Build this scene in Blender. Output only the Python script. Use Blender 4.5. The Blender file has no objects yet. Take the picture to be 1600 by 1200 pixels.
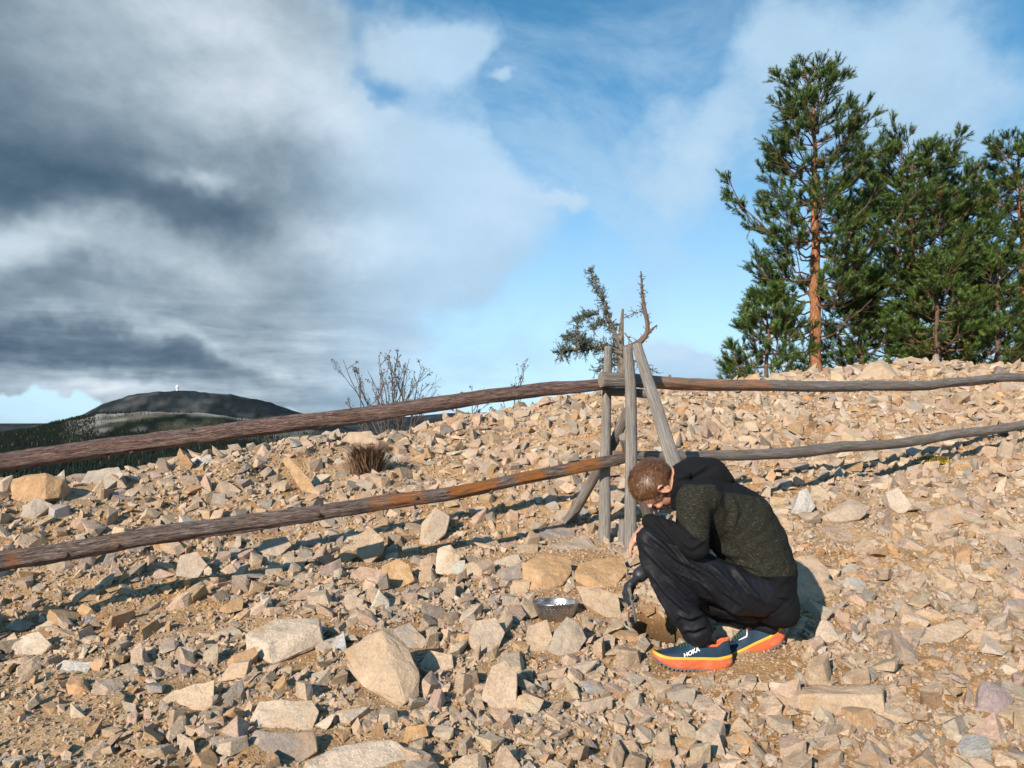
import bpy, bmesh, math, random
import numpy as np
from mathutils import Vector, Matrix, noise as mnoise
from math import radians, sin, cos, tan, pi, sqrt, atan2

# ------------------------------------------------------------------ camera, sky, sun, exposure
S = bpy.context.scene
COL = S.collection
FOC = 1164.0                      # focal length of the photograph in its own 1600 px width
PITCH = math.atan(55.0 / FOC)
cam_d = bpy.data.cameras.new('camera'); cam = bpy.data.objects.new('camera', cam_d); COL.objects.link(cam)
cam_d.sensor_width = 36.0; cam_d.lens = 36.0 * FOC / 1600.0
cam_d.clip_start = 0.05; cam_d.clip_end = 60000.0
cam.location = (0, 0, 0); cam.rotation_euler = (radians(90) + PITCH, 0, 0)
S.camera = cam
S.render.resolution_x = 1024; S.render.resolution_y = 768
S.view_settings.view_transform = 'Standard'; S.view_settings.look = 'None'
S.view_settings.exposure = 0.48; S.view_settings.gamma = 1.0; S.view_settings.use_curve_mapping = False
S.cycles.max_bounces = 5; S.cycles.diffuse_bounces = 1; S.cycles.glossy_bounces = 3; S.cycles.transparent_max_bounces = 6

SUN_AZ = radians(32)              # the light travels towards +Y (away from the camera) and +X (to the right)
SUN_EL = radians(26)
sd = bpy.data.lights.new('sun', 'SUN'); sd.energy = 5.0; sd.angle = radians(0.5); sd.color = (1.0, 0.90, 0.78)
sun = bpy.data.objects.new('sun', sd); COL.objects.link(sun)
SDIR = Vector((sin(SUN_AZ) * cos(SUN_EL), cos(SUN_AZ) * cos(SUN_EL), -sin(SUN_EL)))
sun.rotation_euler = SDIR.to_track_quat('-Z', 'Y').to_euler()

class NT:
    """small helper for writing node trees"""
    def __init__(s, tree): s.t = tree; s.N = tree.nodes; s.L = tree.links
    def new(s, ty, **kw):
        n = s.N.new(ty)
        for k, v in kw.items(): setattr(n, k, v)
        return n
    def put(s, sock, v):
        if isinstance(v, bpy.types.NodeSocket): s.L.new(v, sock)
        elif isinstance(v, bpy.types.Node): s.L.new(v.outputs[0], sock)
        elif v is not None:
            if isinstance(v, (tuple, list)) and len(v) == 3 and sock.type == 'RGBA': v = (*v, 1)
            sock.default_value = v
    def m(s, op, a, b=None, c=None, clamp=False):
        n = s.new('ShaderNodeMath', operation=op, use_clamp=clamp)
        for i, v in enumerate((a, b, c)):
            if v is not None: s.put(n.inputs[i], v)
        return n.outputs[0]
    def noise(s, vec, scale, detail=4, rough=0.55, dist=0.0, out=0, lac=2.0):
        n = s.new('ShaderNodeTexNoise'); s.put(n.inputs['Vector'], vec)
        n.inputs['Scale'].default_value = scale; n.inputs['Detail'].default_value = detail
        n.inputs['Roughness'].default_value = rough; n.inputs['Distortion'].default_value = dist
        n.inputs['Lacunarity'].default_value = lac
        return n.outputs[out]
    def voro(s, vec, scale, feature='F1', out=0, rnd=1.0):
        n = s.new('ShaderNodeTexVoronoi', feature=feature); s.put(n.inputs['Vector'], vec)
        n.inputs['Scale'].default_value = scale
        if 'Randomness' in n.inputs: n.inputs['Randomness'].default_value = rnd
        return n.outputs[out]
    def ramp(s, fac, stops, interp='LINEAR'):
        n = s.new('ShaderNodeValToRGB'); n.color_ramp.interpolation = interp; s.put(n.inputs[0], fac)
        e = n.color_ramp.elements
        while len(e) < len(stops): e.new(0.5)
        for i, (p, c) in enumerate(stops):
            e[i].position = p; e[i].color = (*c, 1) if len(c) == 3 else c
        return n.outputs[0]
    def maprange(s, v, a, b, c=0.0, d=1.0, smooth=False):
        n = s.new('ShaderNodeMapRange'); n.interpolation_type = 'SMOOTHSTEP' if smooth else 'LINEAR'
        s.put(n.inputs[0], v)
        for i, x in enumerate((a, b, c, d)): s.put(n.inputs[i + 1], x)
        return n.outputs[0]
    def mix(s, f, a, b, mode='MIX'):
        n = s.new('ShaderNodeMix', data_type='RGBA', blend_type=mode)
        s.put(n.inputs[0], f); s.put(n.inputs[6], a); s.put(n.inputs[7], b)
        return n.outputs[2]
    def comb(s, x, y, z):
        n = s.new('ShaderNodeCombineXYZ'); s.put(n.inputs[0], x); s.put(n.inputs[1], y); s.put(n.inputs[2], z); return n.outputs[0]
    def vmul(s, v, w):
        n = s.new('ShaderNodeVectorMath', operation='MULTIPLY'); s.put(n.inputs[0], v); s.put(n.inputs[1], w); return n.outputs[0]
    def vadd(s, v, w):
        n = s.new('ShaderNodeVectorMath', operation='ADD'); s.put(n.inputs[0], v); s.put(n.inputs[1], w); return n.outputs[0]
    def attr(s, name, out=0):
        n = s.new('ShaderNodeAttribute', attribute_name=name); return n.outputs[out]
    def bump(s, h, strength=0.5, dist=0.01, normal=None):
        n = s.new('ShaderNodeBump'); n.inputs['Strength'].default_value = strength; n.inputs['Distance'].default_value = dist
        s.put(n.inputs['Height'], h); s.put(n.inputs['Normal'], normal); return n.outputs[0]

world = bpy.data.worlds.new('World'); S.world = world; world.use_nodes = True
def build_sky():
    W = NT(world.node_tree); W.N.clear()
    out = W.new('ShaderNodeOutputWorld'); bg = W.new('ShaderNodeBackground')
    sky = W.new('ShaderNodeTexSky', sky_type='NISHITA', sun_disc=False)
    sky.sun_elevation = SUN_EL; sky.sun_rotation = pi + SUN_AZ
    sky.air_density = 1.0; sky.dust_density = 0.6; sky.ozone_density = 2.0
    tc = W.new('ShaderNodeTexCoord'); D = tc.outputs['Generated']
    sep = W.new('ShaderNodeSeparateXYZ'); W.put(sep.inputs[0], D)
    x, y, z = sep.outputs
    az = W.m('ARCTAN2', x, y)
    el = W.m('ARCSINE', z)
    # domain warp, so that no cloud edge follows a plain ellipse
    w1 = W.noise(D, 3.2, 5, 0.6, out=1)
    w1s = W.new('ShaderNodeSeparateColor'); W.put(w1s.inputs[0], w1)
    az2 = W.m('MULTIPLY_ADD', W.m('SUBTRACT', w1s.outputs[0], 0.5), 0.34, az)
    el2 = W.m('MULTIPLY_ADD', W.m('SUBTRACT', w1s.outputs[1], 0.5), 0.22, el)
    def blob(px, py, sx, sy, w, rot=0.0):
        a0 = math.atan((px - 800) / FOC); e0 = math.atan((655 - py) / FOC / sqrt(1 + ((px - 800) / FOC) ** 2))
        dx = W.m('SUBTRACT', az2, a0); dy = W.m('SUBTRACT', el2, e0)
        if rot:
            c, s_ = cos(radians(rot)), sin(radians(rot))
            rx = W.m('MULTIPLY_ADD', dx, c, W.m('MULTIPLY', dy, s_)); ry = W.m('MULTIPLY_ADD', dy, c, W.m('MULTIPLY', dx, -s_))
            dx, dy = rx, ry
        qx = W.m('MULTIPLY', dx, FOC / sx * 1.0); qy = W.m('MULTIPLY', dy, FOC / sy * 1.0)
        r2 = W.m('MULTIPLY_ADD', qx, qx, W.m('MULTIPLY', qy, qy))
        return W.m('MULTIPLY', W.m('EXPONENT', W.m('MULTIPLY', r2, -1.0)), w)
    def total(lst):
        a = None
        for b in lst:
            v = blob(*b); a = v if a is None else W.m('ADD', a, v)
        return a
    cover = total([
        (560, 250, 55, 40, -.22), (470, 400, 70, 26, -.15),
        (-60, 130, 420, 300, 1.1), (320, 40, 170, 150, .70), (150, 380, 400, 130, 1.0), (250, 510, 290, 70, .75),
        (400, 230, 190, 130, .70), (470, 330, 200, 70, .45), (600, 240, 150, 60, .22), (740, 260, 90, 70, .26), (680, 300, 200, 110, .14),
        (120, 575, 330, 30, .8), (430, 590, 120, 14, .40), (690, 50, 110, 45, .50), (640, 400, 260, 60, .16),
        (1040, 280, 110, 110, .34), (1190, 60, 90, 70, .34), (1120, 200, 150, 110, .24), (1380, 40, 110, 100, .26), (1330, 200, 200, 160, .12),
        (1500, 170, 120, 150, .34), (870, 318, 60, 9, .50), (1060, 553, 100, 36, 1.1), (1180, 580, 110, 20, .8), (800, 20, 90, 50, .2), (812, 110, 25, 14, .5),
        (590, 130, 60, 45, -.35), (950, 50, 120, 120, -.45), (60, 632, 150, 12, -.9), (560, 50, 45, 60, -.2), (870, 190, 60, 90, -.15)])
    n1 = W.noise(W.vmul(D, (1, 1, 1.35)), 3.6, 14, 0.60, .0)
    n2 = W.noise(W.vmul(D, (1, 1, 1.2)), 11.0, 8, 0.62)
    n3 = W.noise(W.vadd(W.vmul(D, (1, 1, 1.7)), (4, 1, 2)), 2.6, 12, 0.62, 0.6)
    n4 = W.noise(W.vmul(D, (1, 1, 5.5)), 5.5, 8, 0.58, .3)          # level bands low over the horizon
    low = W.maprange(el, .22, .05, 0, 1, True)
    dens = W.m('ADD', cover, W.m('MULTIPLY', W.m('SUBTRACT', n1, 0.5), 1.0))
    dens = W.m('ADD', dens, W.m('MULTIPLY', W.m('SUBTRACT', n2, 0.5), 0.30))
    dens = W.m('ADD', dens, W.m('MULTIPLY', low, W.m('MULTIPLY', W.m('SUBTRACT', n4, 0.5), .5)))
    alpha = W.maprange(dens, 0.12, 0.56, 0, 1, True)
    veil = W.maprange(n3, 0.43, 0.70, 0.0, 0.60, True)
    veil = W.m('MULTIPLY', veil, W.maprange(W.m('ADD', az, W.m('MULTIPLY', el, .0)), -.22, .06, .7, 1.0, True))
    alpha = W.m('MAXIMUM', alpha, veil)
    # brightness of the cloud body: dark bellies, lit rims
    bright = total([
        (-60, 190, 190, 170, -.22), (110, 250, 230, 90, -.08), (150, 310, 190, 50, -.20), (330, 345, 120, 40, -.26), (430, 250, 120, 55, -.22),
        (230, 40, 230, 110, .20), (380, 110, 130, 100, .10), (20, 372, 120, 38, .40), (190, 415, 190, 36, .20), (315, 290, 56, 16, .42), (60, 300, 60, 40, -.1),
        (330, 478, 190, 34, -.10), (60, 452, 130, 26, -.14), (150, 560, 260, 22, -.18), (430, 565, 110, 20, -.14), (0, 560, 70, 26, -.12),
        (180, 532, 160, 14, .18), (380, 540, 130, 14, .20), (260, 603, 90, 12, .26),
        (530, 190, 80, 70, .16), (650, 240, 170, 110, .14), (690, 60, 160, 60, .10), (740, 350, 200, 90, .25), (560, 380, 120, 40, .16),
        (1060, 540, 170, 50, .50), (1150, 150, 520, 320, .34)])
    b = W.m('ADD', W.m('MULTIPLY', bright, .92), W.m('MULTIPLY', W.m('SUBTRACT', W.noise(W.vadd(W.vmul(D, (1, 1, 1.5)), (2, 7, 5)), 6.2, 13, 0.58, .0), 0.5), 0.88))
    b = W.m('ADD', b, W.m('MULTIPLY', low, W.m('MULTIPLY', W.m('SUBTRACT', n4, 0.5), 1.25)))
    b = W.m('ADD', b, 0.49)
    ccol = W.ramp(b, [(0.0, (.050, .092, .135)), (0.24, (.105, .155, .205)), (0.42, (.175, .235, .29)), (0.62, (.29, .36, .42)), (0.82, (.44, .515, .58)), (1.0, (.62, .67, .70))])
    sk = W.ramp(W.maprange(el, 0.0, 0.56), [(0.0, (.48, .70, .85)), (0.22, (.40, .66, .86)), (0.45, (.22, .47, .72)), (0.70, (.075, .27, .50)), (1.0, (.035, .17, .34))])
    sk = W.mix(.15, sk, W.vmul(sky.outputs[0], (0.07, 0.085, 0.10)))
    col = W.mix(alpha, sk, W.mix(W.maprange(az, -.34, -.08, 0, .74, True), ccol, (.33, .50, .67)))
    W.put(bg.inputs['Color'], W.vmul(col, (10, 10, 10)))
    bg.inputs['Strength'].default_value = 0.10
    W.L.new(bg.outputs[0], out.inputs[0])
build_sky()
world.cycles.sampling_method = 'MANUAL'; world.cycles.sample_map_resolution = 512

# ------------------------------------------------------------------ helpers
rng = np.random.default_rng(7); random.seed(7)
cP, sP = cos(PITCH), sin(PITCH)
def P(px, py, d):
    """world point seen at pixel (px, py) of the 1600 px photograph at depth d along the view axis"""
    a = (px - 800) / FOC * d; b = (600 - py) / FOC * d
    return Vector((a, d * cP - b * sP, d * sP + b * cP))
def to_px(v):
    """numpy (n,3) -> px, py, depth"""
    v = np.atleast_2d(np.asarray(v, float))
    d = v[:, 1] * cP + v[:, 2] * sP; b = -v[:, 1] * sP + v[:, 2] * cP
    dd = np.maximum(d, 1e-3)
    return 800 + FOC * v[:, 0] / dd, 600 - FOC * b / dd, d

def tag(o, label=None, cat=None, group=None, kind=None):
    if label: o['label'] = label
    if cat: o['category'] = cat
    if group: o['group'] = group
    if kind: o['kind'] = kind
    return o
def empty(name, loc, label, cat, group=None):
    o = bpy.data.objects.new(name, None); COL.objects.link(o); o.location = loc; o.empty_display_size = .1
    return tag(o, label, cat, group)
def link(name, me, mat=None, parent=None, smooth=False):
    """links a mesh given in world coordinates; under a parent it keeps its place"""
    o = bpy.data.objects.new(name, me); COL.objects.link(o)
    if mat is not None:
        for m_ in (mat if isinstance(mat, (list, tuple)) else [mat]): me.materials.append(m_)
    if parent is not None:
        o.parent = parent; top_ = parent
        while top_.parent: top_ = top_.parent
        me.transform(Matrix.Translation(-Vector(top_.location)))
    if smooth: me.polygons.foreach_set('use_smooth', np.ones(len(me.polygons), bool))
    return o
def mesh_np(name, V, F, nper):
    """V (n,3), F flat vertex indices, nper = vertices per face (int or array)"""
    me = bpy.data.meshes.new(name); V = np.asarray(V, np.float32); F = np.asarray(F, np.int32).ravel()
    if np.isscalar(nper): cnt = np.full(len(F) // nper, nper, np.int32)
    else: cnt = np.asarray(nper, np.int32)
    me.vertices.add(len(V)); me.vertices.foreach_set('co', V.ravel())
    me.loops.add(len(F)); me.loops.foreach_set('vertex_index', F)
    st = np.zeros(len(cnt), np.int32); st[1:] = np.cumsum(cnt)[:-1]
    me.polygons.add(len(cnt)); me.polygons.foreach_set('loop_start', st); me.polygons.foreach_set('loop_total', cnt)
    me.polygons.foreach_set('use_smooth', np.zeros(len(cnt), bool))
    me.update(calc_edges=True); return me
def set_col(me, name, C):
    """per-vertex colour"""
    a = me.attributes.new(name, 'FLOAT_COLOR', 'POINT'); C = np.asarray(C, np.float32)
    if C.shape[1] == 3: C = np.hstack([C, np.ones((len(C), 1), np.float32)])
    a.data.foreach_set('color', C.ravel())
def set_vec(me, name, C):
    a = me.attributes.new(name, 'FLOAT_VECTOR', 'POINT'); a.data.foreach_set('vector', np.asarray(C, np.float32).ravel())
def get_co(me):
    a = np.zeros(len(me.vertices) * 3, np.float32); me.vertices.foreach_get('co', a); return a.reshape(-1, 3)
def get_no(me):
    a = np.zeros(len(me.vertices) * 3, np.float32); me.vertices.foreach_get('normal', a); return a.reshape(-1, 3)

def _hash(ix, iy, iz, seed):
    h = (ix.astype(np.int64) * 374761393 + iy.astype(np.int64) * 668265263 + iz.astype(np.int64) * 1274126177 + seed * 974634777) & 0xffffffff
    h = ((h ^ (h >> 13)) * 1274126177) & 0xffffffff
    return ((h ^ (h >> 16)) & 0xffff) / 65535.0
def vnoise(p, seed=0):
    p = np.asarray(p, float); i = np.floor(p); f = p - i; f = f * f * (3 - 2 * f); i = i.astype(np.int64)
    r = 0
    for dx in (0, 1):
        for dy in (0, 1):
            for dz in (0, 1):
                w = (f[:, 0] if dx else 1 - f[:, 0]) * (f[:, 1] if dy else 1 - f[:, 1]) * (f[:, 2] if dz else 1 - f[:, 2])
                r = r + w * _hash(i[:, 0] + dx, i[:, 1] + dy, i[:, 2] + dz, seed)
    return r * 2 - 1
def fbm(p, octv=4, seed=0, gain=.5):
    p = np.asarray(p, float); a = 1; r = 0
    for k in range(octv): r = r + a * vnoise(p * 2 ** k + 17.3 * k, seed + k); a *= gain
    return r

class MB:
    """collects vertices and faces of one mesh"""
    def __init__(s): s.v = []; s.f = []; s.n = 0; s.c = []; s.u = []
    def add(s, V, F, col=None, uv=None):
        V = np.asarray(V, float)
        s.v.append(V); s.f += [[int(i) + s.n for i in q] for q in F]; s.n += len(V)
        s.c.append(np.tile(col, (len(V), 1)) if col is not None and np.ndim(col) == 1 else (col if col is not None else np.ones((len(V), 3))))
        s.u.append(uv if uv is not None else np.zeros((len(V), 3)))
    def tube(s, pts, rad, seg=8, col=None, cap=True, jag=0.0, seed=0, step=None, flat=1.0):
        """round bar along points; stores (length, around) coordinates for the grain"""
        pts = np.array([list(p) for p in pts], float); rad = np.array(rad if np.ndim(rad) else [rad] * len(pts), float)
        if step:
            L = np.r_[0, np.cumsum(np.linalg.norm(np.diff(pts, axis=0), axis=1))]
            n = max(2, int(L[-1] / step) + 1); t = np.linspace(0, L[-1], n)
            q = np.stack([np.interp(t, L, pts[:, k]) for k in range(3)], 1)
            if len(pts) > 2:                                  # soften the corners of the polyline
                for _ in range(6): q[1:-1] = (q[:-2] + 2 * q[1:-1] + q[2:]) / 4
            rad = np.interp(t, L, rad); pts = q
        L = np.r_[0, np.cumsum(np.linalg.norm(np.diff(pts, axis=0), axis=1))]
        T = np.gradient(pts, axis=0); T /= np.maximum(np.linalg.norm(T, axis=1, keepdims=True), 1e-9)
        up = np.array([0, 0, 1.0]) if abs(T[0][2]) < .9 else np.array([0, 1.0, 0])
        A = np.cross(T, up); A /= np.linalg.norm(A, axis=1, keepdims=True); B = np.cross(A, T)
        th = np.arange(seg) * 2 * pi / seg; c, sn = np.cos(th), np.sin(th)
        n = len(pts)
        R = np.repeat(rad[:, None], seg, 1)
        g = np.stack([np.repeat(L[:, None], seg, 1), np.repeat(c[None], n, 0), np.repeat(sn[None], n, 0)], 2)
        if jag:
            q = g.reshape(-1, 3) * np.array([1.0, 2.6, 2.6]) * np.array([3.0, 1, 1])
            lo = fbm(q * [.55, .7, .7], 3, seed).reshape(n, seg); hi = fbm(q * [2.2, 3.2, 3.2] + 50, 3, seed + 9).reshape(n, seg)
            kn = np.clip(fbm(q * [.30, .9, .9] + 90, 2, seed + 20).reshape(n, seg) - .42, 0, 1) * 2.2
            R = R * (1 + jag * (.75 * lo + .60 * hi + kn)) ; wob = np.stack([fbm(np.stack([L * 1.3, 0 * L + k * 9, 0 * L], 1), 2, seed + 30 + k) for k in range(3)], 1) * rad.mean() * .35 * min(1, jag * 7)
            pts = pts + wob * (L[-1] > .9)
        V = pts[:, None, :] + R[..., None] * (c[None, :, None] * A[:, None] + flat * sn[None, :, None] * B[:, None])
        F = []
        for i in range(n - 1):
            for j in range(seg):
                k = (j + 1) % seg; F.append((i * seg + j, i * seg + k, (i + 1) * seg + k, (i + 1) * seg + j))
        V = V.reshape(-1, 3); g = g.reshape(-1, 3)
        if cap: F.append(tuple(range(seg))[::-1]); F.append(tuple((n - 1) * seg + j for j in range(seg)))
        s.add(V, F, col, g)
    def mesh(s, name='m'):
        me = bpy.data.meshes.new(name); V = np.concatenate(s.v)
        me.from_pydata([], [], []); cnt = [len(f) for f in s.f]; flat = [i for f in s.f for i in f]
        me = mesh_np(name, V, flat, cnt)
        set_col(me, 'col', np.concatenate(s.c)); set_vec(me, 'lc', np.concatenate(s.u))
        return me
    def build(s, name, mat, parent=None, smooth=False): return link(name, s.mesh(name), mat, parent, smooth)

def hull_mesh(pts):
    bm = bmesh.new()
    for p in pts: bm.verts.new(p)
    r = bmesh.ops.convex_hull(bm, input=bm.verts)
    bmesh.ops.delete(bm, geom=list({g for g in r['geom_interior'] + r['geom_unused'] if isinstance(g, bmesh.types.BMVert)}), context='VERTS')
    return bm
def bm_np(bm):
    bmesh.ops.triangulate(bm, faces=bm.faces); bm.verts.ensure_lookup_table(); bm.verts.index_update()
    V = np.array([v.co[:] for v in bm.verts]); F = np.array([[v.index for v in f.verts] for f in bm.faces], np.int32); bm.free(); return V, F
def remesh(me, voxel, smooth=0):
    """union of overlapping closed shapes as one continuous skin"""
    o = bpy.data.objects.new('tmp', me); COL.objects.link(o)
    m_ = o.modifiers.new('r', 'REMESH'); m_.mode = 'VOXEL'; m_.voxel_size = voxel; m_.use_smooth_shade = True
    if smooth:
        q = o.modifiers.new('s', 'SMOOTH'); q.factor = .5; q.iterations = smooth
    dg = bpy.context.evaluated_depsgraph_get(); r = bpy.data.meshes.new_from_object(o.evaluated_get(dg))
    bpy.data.objects.remove(o); return r
# ------------------------------------------------------------------ materials
def mat(name):
    m_ = bpy.data.materials.new(name); m_.use_nodes = True; t = NT(m_.node_tree)
    b = t.N['Principled BSDF']; b.inputs['Roughness'].default_value = .8
    b.inputs['Specular IOR Level'].default_value = .3
    return m_, t, b
def rock_material():
    m_, t, b = mat('quartzite_rock'); tc = t.new('ShaderNodeTexCoord').outputs['Object']
    lc = t.attr('lc', 1)                                    # the stone's own coordinates
    base = t.attr('col', 0)
    wl = t.vadd(lc, t.vmul(t.noise(lc, 7.0, 3, .6, out=1), (.12, .12, .12)))
    tone = t.noise(lc, 9.0, 7, .66)
    strata = t.noise(t.vmul(wl, (2.5, 2.5, 14.0)), 5.0, 7, .68, .3)
    speck = t.noise(lc, 120.0, 4, .7)
    blot = t.noise(t.vadd(lc, (8, 3, 1)), 24.0, 6, .70)
    c = t.mix(t.maprange(tone, .34, .66), t.mix(.55, base, (.20, .17, .14)), t.mix(.30, base, (.66, .53, .39)))
    c = t.mix(.40, c, base)
    c = t.mix(t.maprange(strata, .50, .66, 0, .34), c, t.vmul(base, (.50, .43, .37)))
    c = t.mix(t.maprange(blot, .52, .66, 0, .45), c, t.vmul(base, (.58, .53, .48)))
    c = t.mix(t.maprange(blot, .45, .34, 0, .35), c, (.66, .56, .44))
    rust = t.maprange(t.noise(t.vadd(lc, (31, 7, 3)), 3.5, 7, .66), .55, .68, 0, .62)
    c = t.mix(rust, c, (.46, .235, .075))
    c = t.mix(t.maprange(speck, .34, .62, .42, 0), c, (.15, .12, .10))
    dust = t.maprange(t.noise(t.vadd(lc, (3, 17, 9)), 2.2, 4, .6), .42, .66, 0, .26)
    c = t.mix(dust, c, (.55, .405, .26))
    vein = t.maprange(t.m('ABSOLUTE', t.m('SUBTRACT', t.noise(lc, 4.0, 4, .66, .8), .5)), 0, .006, .30, 0)
    c = t.mix(vein, c, (.13, .10, .08))
    t.put(b.inputs['Base Color'], c)
    b.inputs['Roughness'].default_value = .82
    h = t.m('ADD', t.m('MULTIPLY', strata, .7), t.m('ADD', t.m('MULTIPLY', t.noise(lc, 46, 7, .74), 1.5), t.m('MULTIPLY', blot, 1.2)))
    t.put(b.inputs['Normal'], t.bump(h, .9, .007))
    return m_
def soil_material():
    m_, t, b = mat('sandy_gravel_soil'); P_ = t.new('ShaderNodeTexCoord').outputs['Object']
    n1 = t.noise(P_, 1.3, 5, .6); n2 = t.noise(P_, 14, 6, .65); n3 = t.noise(P_, 90, 4, .7)
    c = t.mix(t.maprange(n1, .40, .62), (.44, .235, .090), (.52, .345, .19))
    c = t.mix(t.maprange(n2, .35, .7), t.vmul(c, (.72, .68, .62)), c)
    v = t.voro(P_, 70, out=1); vd = t.voro(P_, 70)
    grit = t.maprange(t.noise(t.vadd(P_, (5, 5, 5)), 30, 2, .5), .46, .54)
    pc = t.mix(.55, (.48, .38, .27), v); pc = t.mix(.7, pc, (.50, .38, .25))
    c = t.mix(t.m('MULTIPLY', t.maprange(vd, .30, .42, 1, 0), t.m('MULTIPLY', grit, .75)), c, pc)
    c = t.mix(t.maprange(n3, .3, .6, .3, 0), c, (.17, .11, .06))
    c = t.mix(t.attr('pit_shade', 0), c, t.mix(n2, (.020, .011, .005), (.048, .027, .012)))   # shade of the dug hollow, painted into the soil colour
    t.put(b.inputs['Base Color'], c); b.inputs['Roughness'].default_value = .95
    h = t.m('ADD', t.m('MULTIPLY', t.maprange(vd, .45, .0), .15), t.m('ADD', t.m('MULTIPLY', n2, 1.6), t.m('MULTIPLY', n3, .6)))
    t.put(b.inputs['Normal'], t.bump(h, .9, .016))
    return m_
def wood_material(name, kind):
    """kind: 'bark' reddish brown pole bark, 'grey' weathered timber, 'dark' old dark pole"""
    m_, t, b = mat(name); lc = t.attr('lc', 1); pk = t.attr('col', 0)
    g = t.vmul(lc, (1.6, 1, 1))
    long = t.noise(t.vmul(lc, (1.3, 3.2, 3.2)), 4.0, 7, .68, .6)
    fine = t.noise(t.vmul(lc, (2.2, 9, 9)), 9.0, 5, .7, .3)
    patch = t.noise(t.vmul(lc, (2.2, 1.3, 1.3)), 1.9, 4, .6)
    if kind in ('bark', 'greybark'):
        wl = t.vadd(lc, t.vmul(t.noise(lc, 3.0, 4, .6, out=1), (.30, .8, .8)))
        flake = t.noise(t.vmul(wl, (4.5, 2.6, 2.6)), 2.6, 7, .66)
        crack = t.noise(t.vmul(wl, (2.4, 5.0, 5.0)), 3.6, 7, .70)
        c = t.ramp(flake, [(.36, (.14, .085, .070)), (.44, (.31, .185, .150)), (.50, (.48, .31, .25)), (.56, (.36, .19, .15)), (.66, (.60, .44, .36))])
        if kind == 'greybark': c = t.mix(t.maprange(patch, .38, .60, .35, .85), c, t.ramp(flake, [(.36, (.11, .09, .075)), (.5, (.33, .27, .225)), (.64, (.58, .50, .43))]))
        else: c = t.mix(t.maprange(patch, .50, .66, 0, .6), c, t.ramp(flake, [(.36, (.12, .10, .085)), (.5, (.36, .30, .25)), (.64, (.58, .50, .43))]))
        c = t.mix(t.maprange(crack, .40, .50, .92, 0), c, (.028, .020, .016))
        long = t.m('ADD', t.m('MULTIPLY', t.maprange(crack, .38, .54), .9), t.m('MULTIPLY', flake, 1.6))
        msk0 = t.maprange(t.m('ADD', t.noise(t.vmul(lc, (3.5, 1.4, 1.4)), 1.7, 4, .6), 0.0), .40, .47)
    elif kind == 'grey':
        c = t.ramp(long, [(.34, (.08, .070, .060)), (.44, (.26, .232, .205)), (.56, (.45, .41, .365)), (.72, (.60, .565, .51))])
        c = t.mix(t.maprange(patch, .5, .72, 0, .45), c, (.20, .155, .115))
        c = t.mix(t.maprange(fine, .36, .50, .65, 0), c, (.06, .052, .045))
    else:
        c = t.ramp(long, [(.32, (.05, .042, .038)), (.44, (.19, .16, .135)), (.56, (.36, .315, .275)), (.72, (.56, .51, .46))])
        c = t.mix(t.maprange(patch, .50, .66, 0, .55), c, (.20, .10, .055))
        c = t.mix(t.maprange(fine, .36, .50, .7, 0), c, (.035, .028, .024))
    # bare orange wood where the bark came off (the mask is painted along the pole)
    ps = t.new('ShaderNodeSeparateColor'); t.put(ps.inputs[0], pk)
    msk = t.m('MULTIPLY', t.m('SUBTRACT', 1.0, ps.outputs[2]), msk0 if kind in ('bark', 'greybark') else t.maprange(t.m('ADD', long, t.m('MULTIPLY', patch, .35)), .60, .70))
    c = t.mix(msk, c, t.mix(t.maprange(fine, .35, .6), (.34, .10, .02), (.72, .29, .07)))
    t.put(b.inputs['Base Color'], c); b.inputs['Roughness'].default_value = .78
    h = t.m('ADD', long, t.m('MULTIPLY', fine, .8))
    t.put(b.inputs['Normal'], t.bump(h, 1.0, .010))
    return m_
def endgrain_material():
    m_, t, b = mat('sawn_end_grain'); lc = t.attr('lc', 1)
    s = t.new('ShaderNodeSeparateXYZ'); t.put(s.inputs[0], lc)
    r = t.m('ADD', s.outputs[0], t.m('MULTIPLY', t.noise(lc, 3, 3, .5), .06))
    ring = t.m('SINE', t.m('MULTIPLY', r, 75.0))
    c = t.mix(t.maprange(ring, -1, 1), (.09, .07, .055), (.23, .19, .15))
    t.put(b.inputs['Base Color'], c); return m_
def plain(name, col, rough=.8, var=.25, scale=20, bump=.3, dist=.004, metal=0, coords='Object', spec=.3):
    m_, t, b = mat(name); P_ = t.new('ShaderNodeTexCoord').outputs[coords]
    n = t.noise(P_, scale, 5, .6)
    c = t.mix(n, tuple(x * (1 - var) for x in col), tuple(min(1, x * (1 + var)) for x in col))
    t.put(b.inputs['Base Color'], c); b.inputs['Roughness'].default_value = rough; b.inputs['Metallic'].default_value = metal
    b.inputs['Specular IOR Level'].default_value = spec
    if bump: t.put(b.inputs['Normal'], t.bump(n, bump, dist))
    return m_
def attr_mat(name, rough=.7, mul=(1, 1, 1), trans=0.0):
    """base colour from the mesh's own colour attribute"""
    m_, t, b = mat(name); c = t.vmul(t.attr('col', 0), mul)
    P_ = t.new('ShaderNodeTexCoord').outputs['Object']
    c = t.mix(t.noise(P_, 3.0, 3, .6), t.vmul(c, (.75, .75, .75)), t.vmul(c, (1.25, 1.25, 1.25)))
    t.put(b.inputs['Base Color'], c); b.inputs['Roughness'].default_value = rough
    return m_
M_ROCK = rock_material(); M_SOIL = soil_material()
M_BARK = wood_material('peeling_bark', 'bark'); M_BARKG = wood_material('grey_peeling_bark', 'greybark'); M_GREY = wood_material('weathered_grey_wood', 'grey'); M_DARK = wood_material('old_dark_wood', 'dark')
M_END = endgrain_material()
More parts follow.
